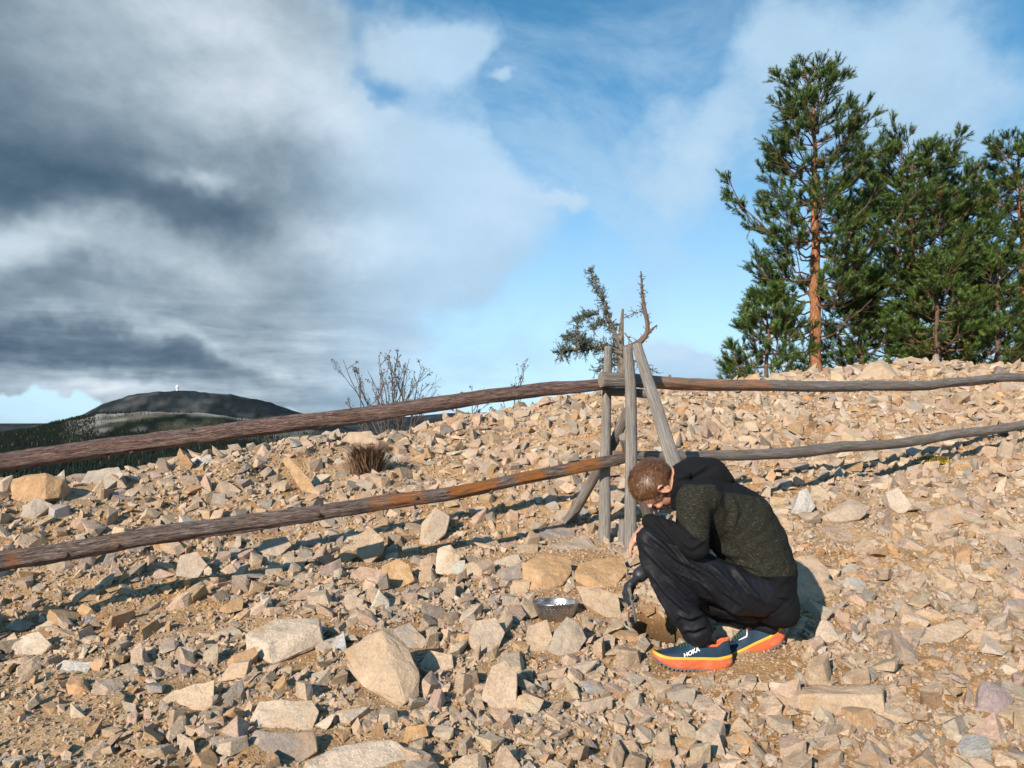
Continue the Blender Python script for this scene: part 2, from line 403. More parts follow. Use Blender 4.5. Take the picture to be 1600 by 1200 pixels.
# ------------------------------------------------------------------ the ground: a rubble bank
CTRL = [  # px, py, depth: the lie of the land
    (-300,1260,2.2),(200,1230,2.3),(800,1225,2.3),(1400,1225,2.3),(2000,1240,2.3),
    (-300,1090,3.0),(100,1075,3.0),(500,1052,3.05),(1100,1043,3.05),(1500,1040,3.1),(1900,1040,3.2),
    (-100,1015,3.6),(60,1000,3.65),(300,945,3.95),(500,912,4.15),(750,878,4.45),(960,852,4.66),(1120,828,4.8),
    (1300,776,5.6),(1450,744,6.4),(1600,708,7.2),(1850,684,8.6),
    (-60,890,4.3),(150,868,4.6),(400,820,5.2),(650,775,5.7),(900,735,6.1),(1100,735,6.4),
    (-200,790,5.2),(0,765,5.5),(150,747,5.9),(300,722,6.5),(430,704,7.0),(540,688,7.4),(700,668,7.9),(800,648,8.2),(880,622,8.6),
    (1000,620,9.0),(1120,618,9.4),(1250,606,9.9),(1350,592,10.4),(1400,578,10.7),(1500,582,11.0),(1620,584,11.4),(1900,575,13.0),
    (1250,690,7.6),(1450,660,8.4),(1620,650,9.2),(700,715,6.9),(430,750,6.0),
    # behind the crest
    (-400,960,6.6),(-50,960,7.2),(150,900,7.8),(430,810,9.0),(700,735,10.2),(880,670,10.8),(1000,645,11.6),(1150,618,13),(1300,606,15.0),(1500,603,16.5),(1800,600,18),
    (-50,1150,10),(430,980,12.5),(800,790,14),(1100,640,17),(1400,612,21),(1800,612,23)]
CW = np.array([P(*c)[:] for c in CTRL])
def tps_fit(XY, Z, lam=.02):
    n = len(XY); D = np.linalg.norm(XY[:, None] - XY[None], axis=2); K = np.where(D > 0, D * D * np.log(np.maximum(D, 1e-9)), 0) + lam * np.eye(n)
    A = np.zeros((n + 3, n + 3)); A[:n, :n] = K; A[:n, n] = 1; A[:n, n + 1:] = XY; A[n, :n] = 1; A[n + 1:, :n] = XY.T
    return np.linalg.solve(A, np.r_[Z, 0, 0, 0])
TPS = tps_fit(CW[:, :2], CW[:, 2])
PITS = []   # (x, y, rx, ry, depth)
def valley(x, y):
    """height of the wide country below the bank"""
    r = np.sqrt(x * x + y * y); t = np.clip((r - 12) / 560, 0, 1); z = -9 - 62 * (1 - (1 - t) ** 2)
    return z
def ground_z(X, Y, rough=True):
    X = np.asarray(X, float); Y = np.asarray(Y, float); sh = X.shape; X = X.ravel(); Y = Y.ravel()
    n = len(CW); Xc = np.clip(X, -9, 16); Yc = np.clip(Y, -2, 24)
    Z = TPS[n] + TPS[n + 1] * Xc + TPS[n + 2] * Yc
    for i in range(n):
        r2 = (Xc - CW[i, 0]) ** 2 + (Yc - CW[i, 1]) ** 2
        Z = Z + TPS[i] * .5 * r2 * np.log(np.maximum(r2, 1e-12))
    if rough:
        p = np.stack([X, Y, 0 * X], 1)
        Z = Z + .045 * fbm(p * 1.6, 3, 3) * np.clip((Y - 2) / 3, .25, 1.6) + .012 * fbm(p * 7, 4, 11)
        for (x, y, rx, ry, dp) in PITS: Z = Z - dp * np.exp(-(((X - x) / rx) ** 2 + ((Y - y) / ry) ** 2) ** 2)
    return Z.reshape(sh)
def gz(x, y): return float(ground_z(np.array([x]), np.array([y]))[0])
def gpt(px, py, d0=1.6, d1=14.0):
    """where the view ray through a pixel meets the bank"""
    ds = np.arange(d0, d1, .02); Q = np.array([P(px, py, 1.0)[:]]) * ds[:, None]
    h = Q[:, 2] - ground_z(Q[:, 0], Q[:, 1]); i = np.nonzero(h < 0)[0]
    if len(i) == 0: return None
    i = i[0]; i = max(i, 1); t = h[i - 1] / (h[i - 1] - h[i]) if h[i - 1] > 0 else 0
    q = Q[i - 1] + (Q[i] - Q[i - 1]) * t; return Vector(q), float(ds[i - 1] + .02 * t)

def pit(px, py, rx, ry, dep): q = gpt(px, py)[0]; PITS.append((q.x, q.y, rx, ry, dep))
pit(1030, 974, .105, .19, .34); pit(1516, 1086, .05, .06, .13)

def axis(parts):
    a = []
    for lo, hi, st in parts: a += list(np.arange(lo, hi - 1e-6, st))
    return np.array(a + [parts[-1][1]])
gx = axis([(-14, -5, .35), (-5, -2.8, .05), (-2.8, 3.2, .018), (3.2, 8, .04), (8, 20, .4)])
gy = axis([(-6, 1.2, .3), (1.2, 2, .05), (2, 5.2, .018), (5.2, 12, .035), (12, 26, .3)])
GX, GY = np.meshgrid(gx, gy, indexing='ij'); GZ = ground_z(GX, GY)
edge = np.clip(np.minimum.reduce([(GX + 14) / 5, (20 - GX) / 4, (GY + 6) / 3.5, (26 - GY) / 2.5]), 0, 1); edge = edge * edge * (3 - 2 * edge)
GZ = GZ * edge + (-14) * (1 - edge)
nx_, ny_ = GX.shape; idx = np.arange(nx_ * ny_).reshape(nx_, ny_)
F = np.stack([idx[:-1, :-1], idx[1:, :-1], idx[1:, 1:], idx[:-1, 1:]], -1).reshape(-1)
gm_ = mesh_np('ground', np.stack([GX, GY, GZ], -1).reshape(-1, 3), F, 4)
pit_shade = sum(np.exp(-(((GX - x) / (rx * 1.25)) ** 2 + ((GY - y) / (ry * 1.2)) ** 2) ** 4) for x, y, rx, ry, dp in PITS[:1]).ravel()  # mask for the dark shade painted in and around the first pit
set_col(gm_, 'pit_shade', np.stack([pit_shade] * 3, 1)); ground = link('ground', gm_, M_SOIL, smooth=True)
tag(ground, kind='structure')
# ------------------------------------------------------------------ rocks
PAL = {'beige': (.50, .385, .27), 'sand': (.58, .46, .335), 'pale': (.62, .545, .45), 'grey': (.36, .335, .30), 'warm grey': (.45, .385, .32),
       'ochre': (.52, .315, .13), 'pinkish': (.50, .36, .285), 'dark grey': (.25, .23, .22), 'purplish': (.30, .225, .235), 'white': (.56, .53, .49), 'bluish grey': (.36, .38, .40), 'orange': (.55, .26, .07)}
PAL = {k: (v[0] * 1.08, v[1] * .975, v[2] * .885) if k not in ('white', 'bluish grey', 'purplish') else v for k, v in PAL.items()}
PN = ['beige', 'sand', 'pale', 'grey', 'warm grey', 'ochre', 'pinkish', 'dark grey', 'purplish', 'white', 'bluish grey', 'orange']
PW = np.array([.30, .21, .08, .085, .15, .055, .11, .012, .006, .01, .006, .010]); PW /= PW.sum()
PC = np.array([PAL[k] for k in PN])
def slab_pts(r, flat, nmax=6):
    """a broken block: a few corners, faces out of parallel"""
    n = r.integers(3, nmax); th = (np.arange(n) + r.uniform(-.36, .36, n)) * 2 * pi / n
    rad = r.uniform(.68, 1.1, n); el = r.uniform(.5, .95)
    x = np.cos(th) * rad; y = np.sin(th) * rad * el; h = flat
    sk = r.uniform(-.3, .3, 2); k1 = r.uniform(.55, 1.0, n); k2 = r.uniform(.75, 1.02, n)
    top = np.stack([x * k1 + sk[0], y * k1 + sk[1], h * r.uniform(.6, 1.1, n)], 1)
    bot = np.stack([x * k2, y * k2, -h * r.uniform(.6, 1.1, n)], 1)
    tl = r.uniform(-.45, .45, 2); top[:, 2] += (top[:, 0] * tl[0] + top[:, 1] * tl[1])
    return np.vstack([top, bot])
VAR = []; NVB = 60; NVS = 36
for k in range(NVB):
    r = np.random.default_rng(100 + k); fl = [.11, .16, .23, .33, .48][k % 5] * r.uniform(.85, 1.15)
    VAR.append(bm_np(hull_mesh(slab_pts(r, fl, 7))))
for k in range(NVS):
    r = np.random.default_rng(900 + k); fl = [.13, .20, .28, .40, .56][k % 5] * r.uniform(.85, 1.15)
    VAR.append(bm_np(hull_mesh(slab_pts(r, fl, 5))))
def rot_mats(n, r, tilt, nrm=None):
    """random orientation: mostly lying on its flat side, tipped by up to ~tilt"""
    yaw = r.uniform(0, 2 * pi, n); ta = r.uniform(0, 2 * pi, n); tt = np.abs(r.normal(0, 1, n)) * tilt
    cz, sz = np.cos(yaw), np.sin(yaw); Z = np.zeros((n, 3, 3)); Z[:, 0, 0] = cz; Z[:, 0, 1] = -sz; Z[:, 1, 0] = sz; Z[:, 1, 1] = cz; Z[:, 2, 2] = 1
    ax = np.stack([np.cos(ta), np.sin(ta), 0 * ta], 1); c, s_ = np.cos(tt), np.sin(tt)
    K = np.zeros((n, 3, 3)); K[:, 0, 2] = ax[:, 1]; K[:, 1, 2] = -ax[:, 0]; K[:, 2, 0] = -ax[:, 1]; K[:, 2, 1] = ax[:, 0]
    I = np.eye(3)[None]; R = I + s_[:, None, None] * K + (1 - c)[:, None, None] * (K @ K)
    return R @ Z
def slope_tilt(x, y):
    e = .06; zx = (ground_z(x + e, y, False) - ground_z(x - e, y, False)) / (2 * e); zy = (ground_z(x, y + e, False) - ground_z(x, y - e, False)) / (2 * e)
    return zx, zy

# --- stones traced one by one from the photograph: outline in pixels, how far it leans back, thickness, colour, label
HAND = [
 ('kite', [(535,1012),(575,985),(612,978),(640,1010),(657,1050),(657,1085),(626,1106),(560,1068),(540,1040)], [(597,985),(634,1098)], 48, .10, 'beige', 'largest kite-shaped tan boulder leaning back in the lower middle, its right face grey'),
 ('block', [(380,985),(430,962),(500,962),(506,1002),(425,1038),(383,1010)], [(418,1003),(500,978)], 30, .09, 'pale', 'pale flat-topped block with an orange front face, below the shadow of the top rail'),
 ('wedge', [(248,1092),(270,1075),(335,1058),(332,1112),(262,1112)], [], 42, .07, 'sand', 'tan wedge-shaped slab with a sharp right edge, lying on bare soil at the lower left'),
 ('slab', [(386,1124),(405,1092),(487,1088),(500,1108),(484,1145),(400,1132)], [], 40, .06, 'pale', 'pale flat slab resting on a dark grey boulder near the bottom edge'),
 ('boulder', [(380,1165),(398,1138),(490,1142),(497,1170),(472,1188),(420,1182)], [], 46, .08, 'dark grey', 'dark grey boulder directly under a pale flat slab near the bottom edge'),
 ('plate', [(474,1190),(520,1160),(610,1150),(655,1172),(648,1240),(478,1240)], [], 28, .10, 'pale', 'wide whitish plate cut off by the bottom edge of the photo'),
 ('upright', [(750,1092),(768,1038),(790,1030),(808,1050),(806,1110),(775,1108)], [], 55, .07, 'sand', 'upright light tan slab with a straight right edge, below the steel bowl to the left'),
 ('round', [(731,988),(740,968),(775,962),(789,985),(780,1010),(755,1021),(735,1008)], [], 48, .06, 'warm grey', 'rounded greyish tan stone left of the steel bowl'),
 ('pyramid', [(858,1016),(866,985),(886,960),(906,972),(918,996),(905,1018),(875,1024)], [(890,985)], 58, .06, 'grey', 'grey pointed pyramid stone leaning against the front of the steel bowl'),
 ('companion', [(822,1000),(825,975),(855,966),(864,995),(850,1018),(832,1021)], [], 50, .06, 'beige', 'squat tan stone just in front of the steel bowl, left of a grey pyramid'),
 ('ledge', [(862,845),(915,830),(957,868),(940,884),(880,866)], [], 18, .05, 'warm grey', 'flat olive grey ledge stone at the foot of the thin fence post'),
 ('step', [(815,878),(850,862),(893,868),(896,888),(880,910),(838,924),(818,908)], [(850,895)], 34, .07, 'ochre', 'orange tan step stone behind the steel bowl, left of a wider ochre plate'),
 ('ochreplate', [(896,893),(905,876),(975,864),(982,885),(955,921),(920,917),(900,906)], [(920,900)], 28, .07, 'ochre', 'broad ochre plate with a smooth flat face, between the steel bowl and the crouching person'),
 ('lip', [(900,912),(935,918),(966,925),(974,968),(945,962),(912,938)], [], 38, .05, 'beige', 'brown tan wedge with a dark crack below it, right of the steel bowl'),
 ('lemon', [(556,866),(560,832),(580,822),(600,840),(598,862),(576,881)], [], 55, .08, 'beige', 'chunky tan block under the peeled orange patch of the lower left rail'),
 ('orangetip', [(596,882),(620,870),(641,882),(647,905),(625,919),(604,908)], [], 48, .06, 'ochre', 'yellowish orange pointed stone in the shadow line, left of the middle'),
 ('orangeneighbour', [(545,892),(562,882),(597,886),(604,908),(572,912),(550,905)], [], 40, .05, 'pinkish', 'pinkish flat stone touching a yellowish orange pointed stone'),
 ('leaner', [(654,850),(659,815),(680,790),(703,806),(696,832),(673,853)], [(672,812)], 58, .08, 'warm grey', 'tall grey tan stone standing just under the lower left rail'),
 ('lit', [(679,896),(683,856),(704,850),(719,868),(713,900)], [(703,860)], 62, .07, 'pale', 'bright pale upright stone just below the shadow of the top rail'),
 ('striped', [(774,905),(778,888),(813,880),(816,901),(795,910)], [], 56, .06, 'dark grey', 'small dark layered block under a pale cap, up left of the steel bowl'),
 ('cap', [(758,893),(772,872),(810,862),(816,880),(780,890)], [], 24, .04, 'pale', 'pale cap stone lying on a small dark layered block'),
 ('backslab', [(1234,870),(1270,862),(1297,890),(1293,930),(1270,946),(1236,942)], [], 42, .08, 'beige', 'large smooth tan slab right behind the back of the crouching person'),
 ('heelstone', [(1267,1000),(1284,965),(1301,972),(1313,998),(1290,1004)], [(1288,985)], 52, .06, 'pale', 'bright grey white triangular stone right of the raised shoe'),
 ('longslab', [(1237,1087),(1246,1068),(1380,1066),(1384,1118),(1262,1120),(1240,1106)], [(1250,1085),(1380,1082)], 36, .09, 'beige', 'long rectangular tan slab below and right of the shoes'),
 ('holestone', [(1524,1112),(1534,1062),(1560,1064),(1586,1090),(1571,1117)], [(1540,1080)], 52, .07, 'purplish', 'purplish grey angular stone beside the dark gap at the right edge'),
 ('white', [(1237,800),(1250,766),(1262,760),(1276,790),(1263,806)], [(1256,785)], 60, .07, 'white', 'whitish pointed stone right of the black hood, under the lower rail'),
 ('greyface', [(1287,802),(1330,775),(1361,790),(1346,809),(1300,817)], [(1330,790)], 46, .08, 'warm grey', 'wide grey brown stone with a folded face, right of a whitish pointed stone'),
 ('pointer', [(1384,766),(1405,760),(1427,788),(1411,803),(1392,792)], [], 52, .07, 'pale', 'pale stone with a sharp lower tip right of the person, under the shadow line'),
 ('brownflat', [(1268,820),(1330,812),(1368,836),(1330,848),(1298,840)], [], 20, .04, 'pinkish', 'long flat reddish brown slab lying right of the person'),
 ('rightblock', [(1446,798),(1500,785),(1514,812),(1480,820),(1449,816)], [(1455,800)], 48, .08, 'warm grey', 'broad blocky grey tan stone near the right edge, above bare soil'),
 ('peak', [(1332,592),(1356,568),(1378,558),(1398,574),(1408,594)], [(1380,575)], 44, .22, 'beige', 'big tent-shaped slab on the crest below the dark pines'),
 ('crestleft', [(14,778),(18,746),(70,736),(98,747),(92,776),(42,788)], [(72,742),(72,780)], 60, .14, 'ochre', 'big square tan block at the left edge, under the top rail'),
 ('crestgrey', [(121,754),(135,732),(185,728),(193,740),(165,762),(127,758)], [], 44, .10, 'grey', 'grey flat slab on the left crest beside a big square tan block'),
 ('crestbrown', [(68,772),(98,760),(146,765),(141,779),(82,782)], [], 24, .05, 'pinkish', 'flat brown slab wedged below a grey crest slab at the left'),
 ('darktooth', [(30,806),(34,786),(55,775),(82,786),(50,811)], [(48,790)], 52, .08, 'grey', 'grey tooth-like stone at the left edge under a flat brown slab'),
 ('plank', [(439,716),(451,711),(484,748),(497,772),(474,768)], [], 60, .07, 'ochre', 'narrow tan plank-like stone leaning upright under the top rail'),
 ('underrail', [(273,897),(279,866),(309,860),(323,880),(306,905)], [], 54, .08, 'warm grey', 'speckled grey brown boulder touching the underside of the lower left rail'),
 ('shadowblock', [(401,862),(410,841),(445,835),(456,850),(431,870)], [], 50, .07, 'warm grey', 'square grey block half in the shade of the lower left rail'),
 ('crestmid', [(529,690),(545,673),(580,669),(591,688),(560,694)], [], 50, .14, 'beige', 'rounded tan boulder on the crest right under the bare shrub'),
 ('bluewhite', [(86,1037),(100,1029),(148,1031),(136,1049),(93,1053)], [], 34, .05, 'white', 'small bluish white flat stone on the soil at the left'),
 ('palelump', [(14,1010),(30,990),(60,985),(81,1005),(56,1026),(26,1026)], [], 46, .06, 'pale', 'pale crumbly lump at the left edge, below the shadow of the rail'),
 ('rightplate', [(1424,1012),(1438,976),(1500,965),(1522,980),(1482,1002),(1441,1014)], [], 26, .05, 'sand', 'pale sandy flat plate on the slope right of the raised shoe'),
 ('purpleedge', [(1568,943),(1584,931),(1612,934),(1612,951),(1576,951)], [], 40, .04, 'purplish', 'small wine-purple stone cut off by the right edge'),
 ('bluish', [(604,986),(640,970),(669,1000),(656,1017),(630,1006)], [], 40, .06, 'grey', 'bluish grey slab touching the upper right side of the kite-shaped boulder'),
 ('yellowish', [(654,1041),(670,1012),(706,1020),(709,1040),(680,1050)], [], 42, .06, 'sand', 'sand-coloured slab with a dark underside, right of the kite-shaped boulder'),
 ('kneerock', [(979,850),(985,830),(1004,826),(1012,850),(1000,862)], [], 55, .07, 'purplish', 'small mauve stone between the fence post and the knee'),
 ('shadowslate', [(840,833),(846,822),(868,818),(900,826),(898,836),(868,842)], [], 24, .04, 'dark grey', 'flat slate grey stone at the foot of the leaning fence brace'),
]
def rock_np(pts, r, detail=2, amp=.03):
    """fractured stone: hull, chipped edges, rough facets"""
    bm = hull_mesh(pts)
    bmesh.ops.dissolve_limit(bm, angle_limit=radians(4), verts=bm.verts, edges=bm.edges)
    ext = np.array([v.co[:] for v in bm.verts]); size = float(np.linalg.norm(ext.max(0) - ext.min(0)))
    bmesh.ops.bevel(bm, geom=list(bm.edges), offset=size * .009, segments=1, profile=.6, affect='EDGES', clamp_overlap=True)
    bmesh.ops.triangulate(bm, faces=bm.faces)
    for _ in range(detail):
        es = [e for e in bm.edges if e.calc_length() > size * .10]
        if not es: break
        bmesh.ops.subdivide_edges(bm, edges=es, cuts=1, use_grid_fill=False); bmesh.ops.triangulate(bm, faces=bm.faces)
    bm.normal_update(); bm.verts.ensure_lookup_table()
    V = np.array([v.co[:] for v in bm.verts]); Nn = np.array([v.normal[:] for v in bm.verts])
    off = r.uniform(0, 90, 3)
    step = fbm(V / size * 5 + off, 3, 5); cr = np.abs(fbm(V / size * 9 + off * 2, 2, 8))
    V = V + Nn * (size * amp * (.9 * step - .9 * np.clip(.25 - cr, 0, 1)))[:, None]
    bm.verts.index_update(); Fc = np.array([[v.index for v in f.verts] for f in bm.faces], np.int32); bm.free()
    return V, Fc
def make_rock(V, Fc, centre, col, label, group=None):
    me = mesh_np('rock', V - np.array(centre), Fc, 3)
    set_col(me, 'col', np.tile(col, (len(V), 1))); set_vec(me, 'lc', (V - np.array(centre)) * .9 + rng.uniform(0, 50, 3))
    o = bpy.data.objects.new('rock', me); COL.objects.link(o); me.materials.append(M_ROCK); o.location = centre
    return tag(o, label, 'rock', group)
hand_boxes = []; LAND = []
for hi, (nm, outl, ridge, lean, thick, cname, label) in enumerate(HAND):
    r = np.random.default_rng(500 + hi); o_ = np.array(outl, float)
    by = o_[:, 1].max(); bx = o_[o_[:, 1] > by - 8][:, 0].mean()
    g = gpt(bx, min(by - 1, 1215)) or gpt(bx, by + 8)
    base, d = g
    if nm == 'peak': d -= .15; base = P(bx, by, d)
    tl = radians(lean); nrm = Vector((r.uniform(-.12, .12), -sin(tl), cos(tl))).normalized()
    def onplane(px, py, lift=0):
        ray = P(px, py, 1.0); k = (base + nrm * lift).dot(nrm) / ray.dot(nrm)
        return ray * k
    W_ = (o_[:, 0].max() - o_[:, 0].min()) / FOC * d
    front = [onplane(px, py) + nrm * r.uniform(-.06, .0) * W_ for px, py in outl]
    c0 = sum(front, Vector()) / len(front)
    rd = [onplane(px, py, W_ * .10) for px, py in ridge]
    mid = []
    th = thick * max(1, d / 3.4) * .9
    back = [c0 + (p - c0) * r.uniform(.72, .95) - nrm * th * r.uniform(.8, 1.2) for p in front]
    pts = np.array([p[:] for p in front + mid + rd + back]); cen = pts.mean(0)
    V, Fc = rock_np(pts, r, 3, .022)
    col = np.array(PAL[cname]) * r.uniform(.94, 1.06)
    V[:, 2] -= .004
    make_rock(V, Fc, cen, col, label)
    hand_boxes.append((o_[:, 0].min(), o_[:, 1].min(), o_[:, 0].max(), by))
    LAND.append((o_[:, 0].mean(), o_[:, 1].mean(), label.split(',')[0]))

# --- the rest of the rubble, scattered with a steep size law; thinned where the photo shows bare soil
SOILPX = [(70,1130,190,90,.95),(260,960,190,40,.9),(330,900,90,28,.5),(150,1190,250,50,.7),(60,925,100,30,.6),(460,1075,60,40,.35),(520,1140,50,25,.5),
          (1400,870,150,22,.55),(1340,960,90,30,.35),(1480,1040,110,40,.55),(930,1180,120,40,.2),(700,740,90,40,.35),(840,1030,50,20,.5),(1200,740,60,25,.3)]
def soil_mask(px, py):
    m_ = 0 * px
    for (x, y, sx, sy, w) in SOILPX: m_ = np.maximum(m_, w * np.exp(-((px - x) / sx) ** 2 - ((py - y) / sy) ** 2))
    return m_
def scatter(n, smin, smax, xr, yr, seed, power=2.6, keep=1.0, soilk=1.08, far=14.5):
    r = np.random.default_rng(seed); y = np.sqrt(r.uniform(yr[0] ** 2, yr[1] ** 2, n)); x = y * r.uniform(-.98, 1.05, n)
    u = r.uniform(0, 1, n); a = 1 - power; s_ = (smin ** a + u * (smax ** a - smin ** a)) ** (1 / a)
    z = ground_z(x, y); px, py, d = to_px(np.stack([x, y, z], 1))
    ok = (px > -420) & (px < 2080) & (py < 1600) & (y < far)
    sm = soil_mask(px, py); cl = fbm(np.stack([x, y, 0 * x], 1) * .9, 3, 77)
    ok &= r.uniform(0, 1, n) > np.clip(sm * soilk + .22 * cl * (s_ > .02), 0, .97)
    crest = np.interp(px, [-100, 430, 800, 1250, 1600, 1900], [7.2, 8.6, 9.6, 11.4, 12.8, 14.5]); ok &= d < crest
    q_ = PITS[0]; ok &= ((x - q_[0]) / (q_[2] * 1.25)) ** 2 + ((y - q_[1]) / (q_[3] * 1.15)) ** 2 > 1
    # nothing inside the pits or under the feet
    for (qx, qy, rx, ry, dp) in PITS[:2]: ok &= ~((((x - qx) / (rx * 1.1)) ** 2 + ((y - qy) / (ry * 1.0)) ** 2 < 1) & (s_ > .012))
    return x[ok], y[ok], z[ok], s_[ok], px[ok], py[ok], d[ok]
sets = [scatter(2600, .030, .11, 0, (1.9, 4.4), 11, 1.9), scatter(21500, .045, .26, 0, (1.9, 13), 1, 1.8),
        scatter(38500, .025, .048, 0, (1.8, 13), 2, 2.0),
        scatter(75000, .012, .024, 0, (1.8, 9.5), 3, 1.9, soilk=.85),
        scatter(57000, .005, .012, 0, (1.7, 5.0), 4, 1.8, soilk=.4), scatter(14000, .012, .030, 0, (1.7, 4.4), 12, 1.8, soilk=.6)]
bx_, by_, bz_, bs_, bpx, bpy_, bd = [np.concatenate([s_[k] for s_ in sets]) for k in range(7)]
lev = np.concatenate([np.full(len(s_[0]), k) for k, s_ in zip((0, 0, 1, 2, 3, 2), sets)])
# far stones must not be larger in the picture than the photograph's; near ones neither
cap_px = np.interp(bpy_, [600, 700, 850, 1000, 1200], [16, 20, 24, 31, 37]); smax_ = cap_px * bd / FOC
big = (bs_ > smax_); bs_[big] = smax_[big] * (.55 + .45 * rng.uniform(0, 1, big.sum()))
# larger stones: keep them apart and off the traced ones
keep = np.ones(len(bx_), bool)
for (x0, y0, x1, y1) in hand_boxes:
    w, h = x1 - x0, y1 - y0
    keep &= ~((bpx > x0 + .08 * w) & (bpx < x1 - .08 * w) & (bpy_ > y0 + .05 * h) & (bpy_ < y1 + .12 * h) & (bs_ / bd * FOC > 4))
order = np.argsort(-bs_); cell = {}; 
for i in order:
    if bs_[i] < .04: break
    if not keep[i]: continue
    s_ = bs_[i]; cx, cy = int(bx_[i] / .2), int(by_[i] / .2); okk = True
    for a in (-1, 0, 1):
        for b in (-1, 0, 1):
            for j in cell.get((cx + a, cy + b), ()):
                if (bx_[i] - bx_[j]) ** 2 + (by_[i] - by_[j]) ** 2 < (.47 * (s_ + bs_[j])) ** 2: okk = False
    if okk: cell.setdefault((cx, cy), []).append(i)
    else: keep[i] = False
# feet and the digging place stay clear of larger stones
keep &= ~((bpx > 1010) & (bpx < 1245) & (bpy_ > 940) & (bpy_ < 1062) & (bs_ > .012) & (bpy_ > 1015 - 0 * bpx))
keep &= ~((bpx > 826) & (bpx < 914) & (bpy_ > 925) & (bpy_ < 1000) & (bs_ > .016))
sel = np.nonzero(keep)[0]
bx_, by_, bz_, bs_, bpx, bpy_, bd, lev = [a[sel] for a in (bx_, by_, bz_, bs_, bpx, bpy_, bd, lev)]
NR = len(bx_); print('stones', NR)
r = np.random.default_rng(9)
sx_, sy_ = slope_tilt(bx_, by_)
R = rot_mats(NR, r, np.where(bs_ > .03, .30, .42))
# lean with the slope
Nn = np.stack([-sx_, -sy_, np.ones(NR)], 1); Nn /= np.linalg.norm(Nn, axis=1, keepdims=True)
T1 = np.stack([np.ones(NR), 0 * sx_, sx_], 1); T1 /= np.linalg.norm(T1, axis=1, keepdims=True); T2 = np.cross(Nn, T1)
R = np.stack([T1, T2, Nn], 2) @ R
var = np.where(lev <= 1, r.integers(0, NVB, NR), NVB + r.integers(0, NVS, NR)); pc = r.choice(len(PN), NR, p=PW)
och = soil_mask(bpx, bpy_) > .3; pc[och & (r.uniform(0, 1, NR) < .35)] = 5
pc[(lev >= 2) & (r.uniform(0, 1, NR) < .35)] = 1
sc = np.stack([r.uniform(.8, 1.2, NR), r.uniform(.7, 1.1, NR), r.uniform(.75, 1.25, NR)], 1) * bs_[:, None]
cols = PC[pc] * r.uniform(.76, 1.14, (NR, 1)) * r.uniform(.96, 1.04, (NR, 3))
zc = bz_ + bs_ * r.uniform(.0, .34, NR)
# the largest in the picture become single objects
inview = (bpx > -10) & (bpx < 1610) & (bpy_ < 1205) & ~((bpx > 1000) & (bpx < 1225) & (bpy_ > 745) & (bpy_ < 1000))
rank = np.where(inview, bs_ / bd * FOC, 0); NIND = 300 - len(HAND) - 1
top = np.argsort(-rank)[:NIND]; single = np.zeros(NR, bool); single[top] = True
V_all = []; F_all = []; C_all = []; L_all = []; nv = 0
for v in range(len(VAR)):
    ii = np.nonzero((var == v) & ~single)[0]
    if len(ii) == 0: continue
    Vv, Fv = VAR[v]; loc = Vv[None] * sc[ii][:, None, :]
    W_ = np.einsum('nij,nkj->nki', R[ii], loc) + np.stack([bx_[ii], by_[ii], zc[ii]], 1)[:, None]
    V_all.append(W_.reshape(-1, 3)); C_all.append(np.repeat(cols[ii], len(Vv), 0)); L_all.append((loc + r.uniform(0, 60, (len(ii), 1, 3))).reshape(-1, 3))
    F_all.append((Fv[None] + (nv + np.arange(len(ii)) * len(Vv))[:, None, None]).reshape(-1)); nv += len(ii) * len(Vv)
me = mesh_np('rubble', np.concatenate(V_all), np.concatenate(F_all), 3); set_col(me, 'col', np.concatenate(C_all)); set_vec(me, 'lc', np.concatenate(L_all))
tag(link('rubble', me, M_ROCK), 'small broken stones and gravel covering the whole slope', 'rubble', kind='stuff')

LANDMARK = LAND + [(870, 950, 'steel bowl'), (945, 800, 'thin fence post'), (1100, 1020, 'orange and blue shoes'), (575, 715, 'dry brown grass tuft'), (1455, 716, 'yellow green moss tuft'), (1240, 850, 'back of the crouching person')]
LANDMARK = [(a, b, (t[0].lower() + t[1:])) for a, b, t in LANDMARK]
SHORT = {0: 'kite-shaped tan boulder', 1: 'orange-fronted pale block', 2: 'tan wedge on the soil', 3: 'pale slab on a dark boulder', 4: 'dark grey boulder at the bottom', 5: 'whitish plate at the bottom edge', 6: 'upright light tan slab',
 7: 'rounded stone by the bowl', 8: 'grey pyramid stone', 9: 'squat stone before the bowl', 10: 'olive ledge stone', 11: 'orange tan step stone', 12: 'broad ochre plate', 13: 'brown wedge by the bowl', 14: 'chunky block under the rail',
 15: 'yellowish orange pointed stone', 16: 'pinkish flat stone', 17: 'tall stone under the rail', 18: 'bright upright stone', 19: 'dark layered block', 20: 'pale cap stone', 21: 'smooth slab behind the person', 22: 'triangular stone by the shoe',
 23: 'long rectangular slab', 24: 'purplish angular stone', 25: 'whitish pointed stone', 26: 'folded grey brown stone', 27: 'sharp-tipped pale stone', 28: 'long reddish brown slab', 29: 'broad blocky stone', 30: 'tent-shaped crest slab',
 31: 'square block at the left edge', 32: 'grey crest slab', 33: 'flat brown wedge at left', 34: 'grey tooth-like stone', 35: 'leaning plank-like stone', 36: 'speckled boulder under the rail', 37: 'half-shaded square block', 38: 'rounded crest boulder',
 39: 'bluish white flat stone', 40: 'pale crumbly lump', 41: 'sandy flat plate', 42: 'wine-purple stone', 43: 'bluish slab by the kite boulder', 44: 'sand-coloured slab', 45: 'mauve stone by the knee', 46: 'slate grey stone by the brace'}
LM = [(a, b, SHORT.get(i, t)) for i, (a, b, t) in enumerate(LANDMARK)]
used = set(); SH = {0: 'thin', 1: 'flat', 2: 'angular', 3: 'blocky', 4: 'chunky'}
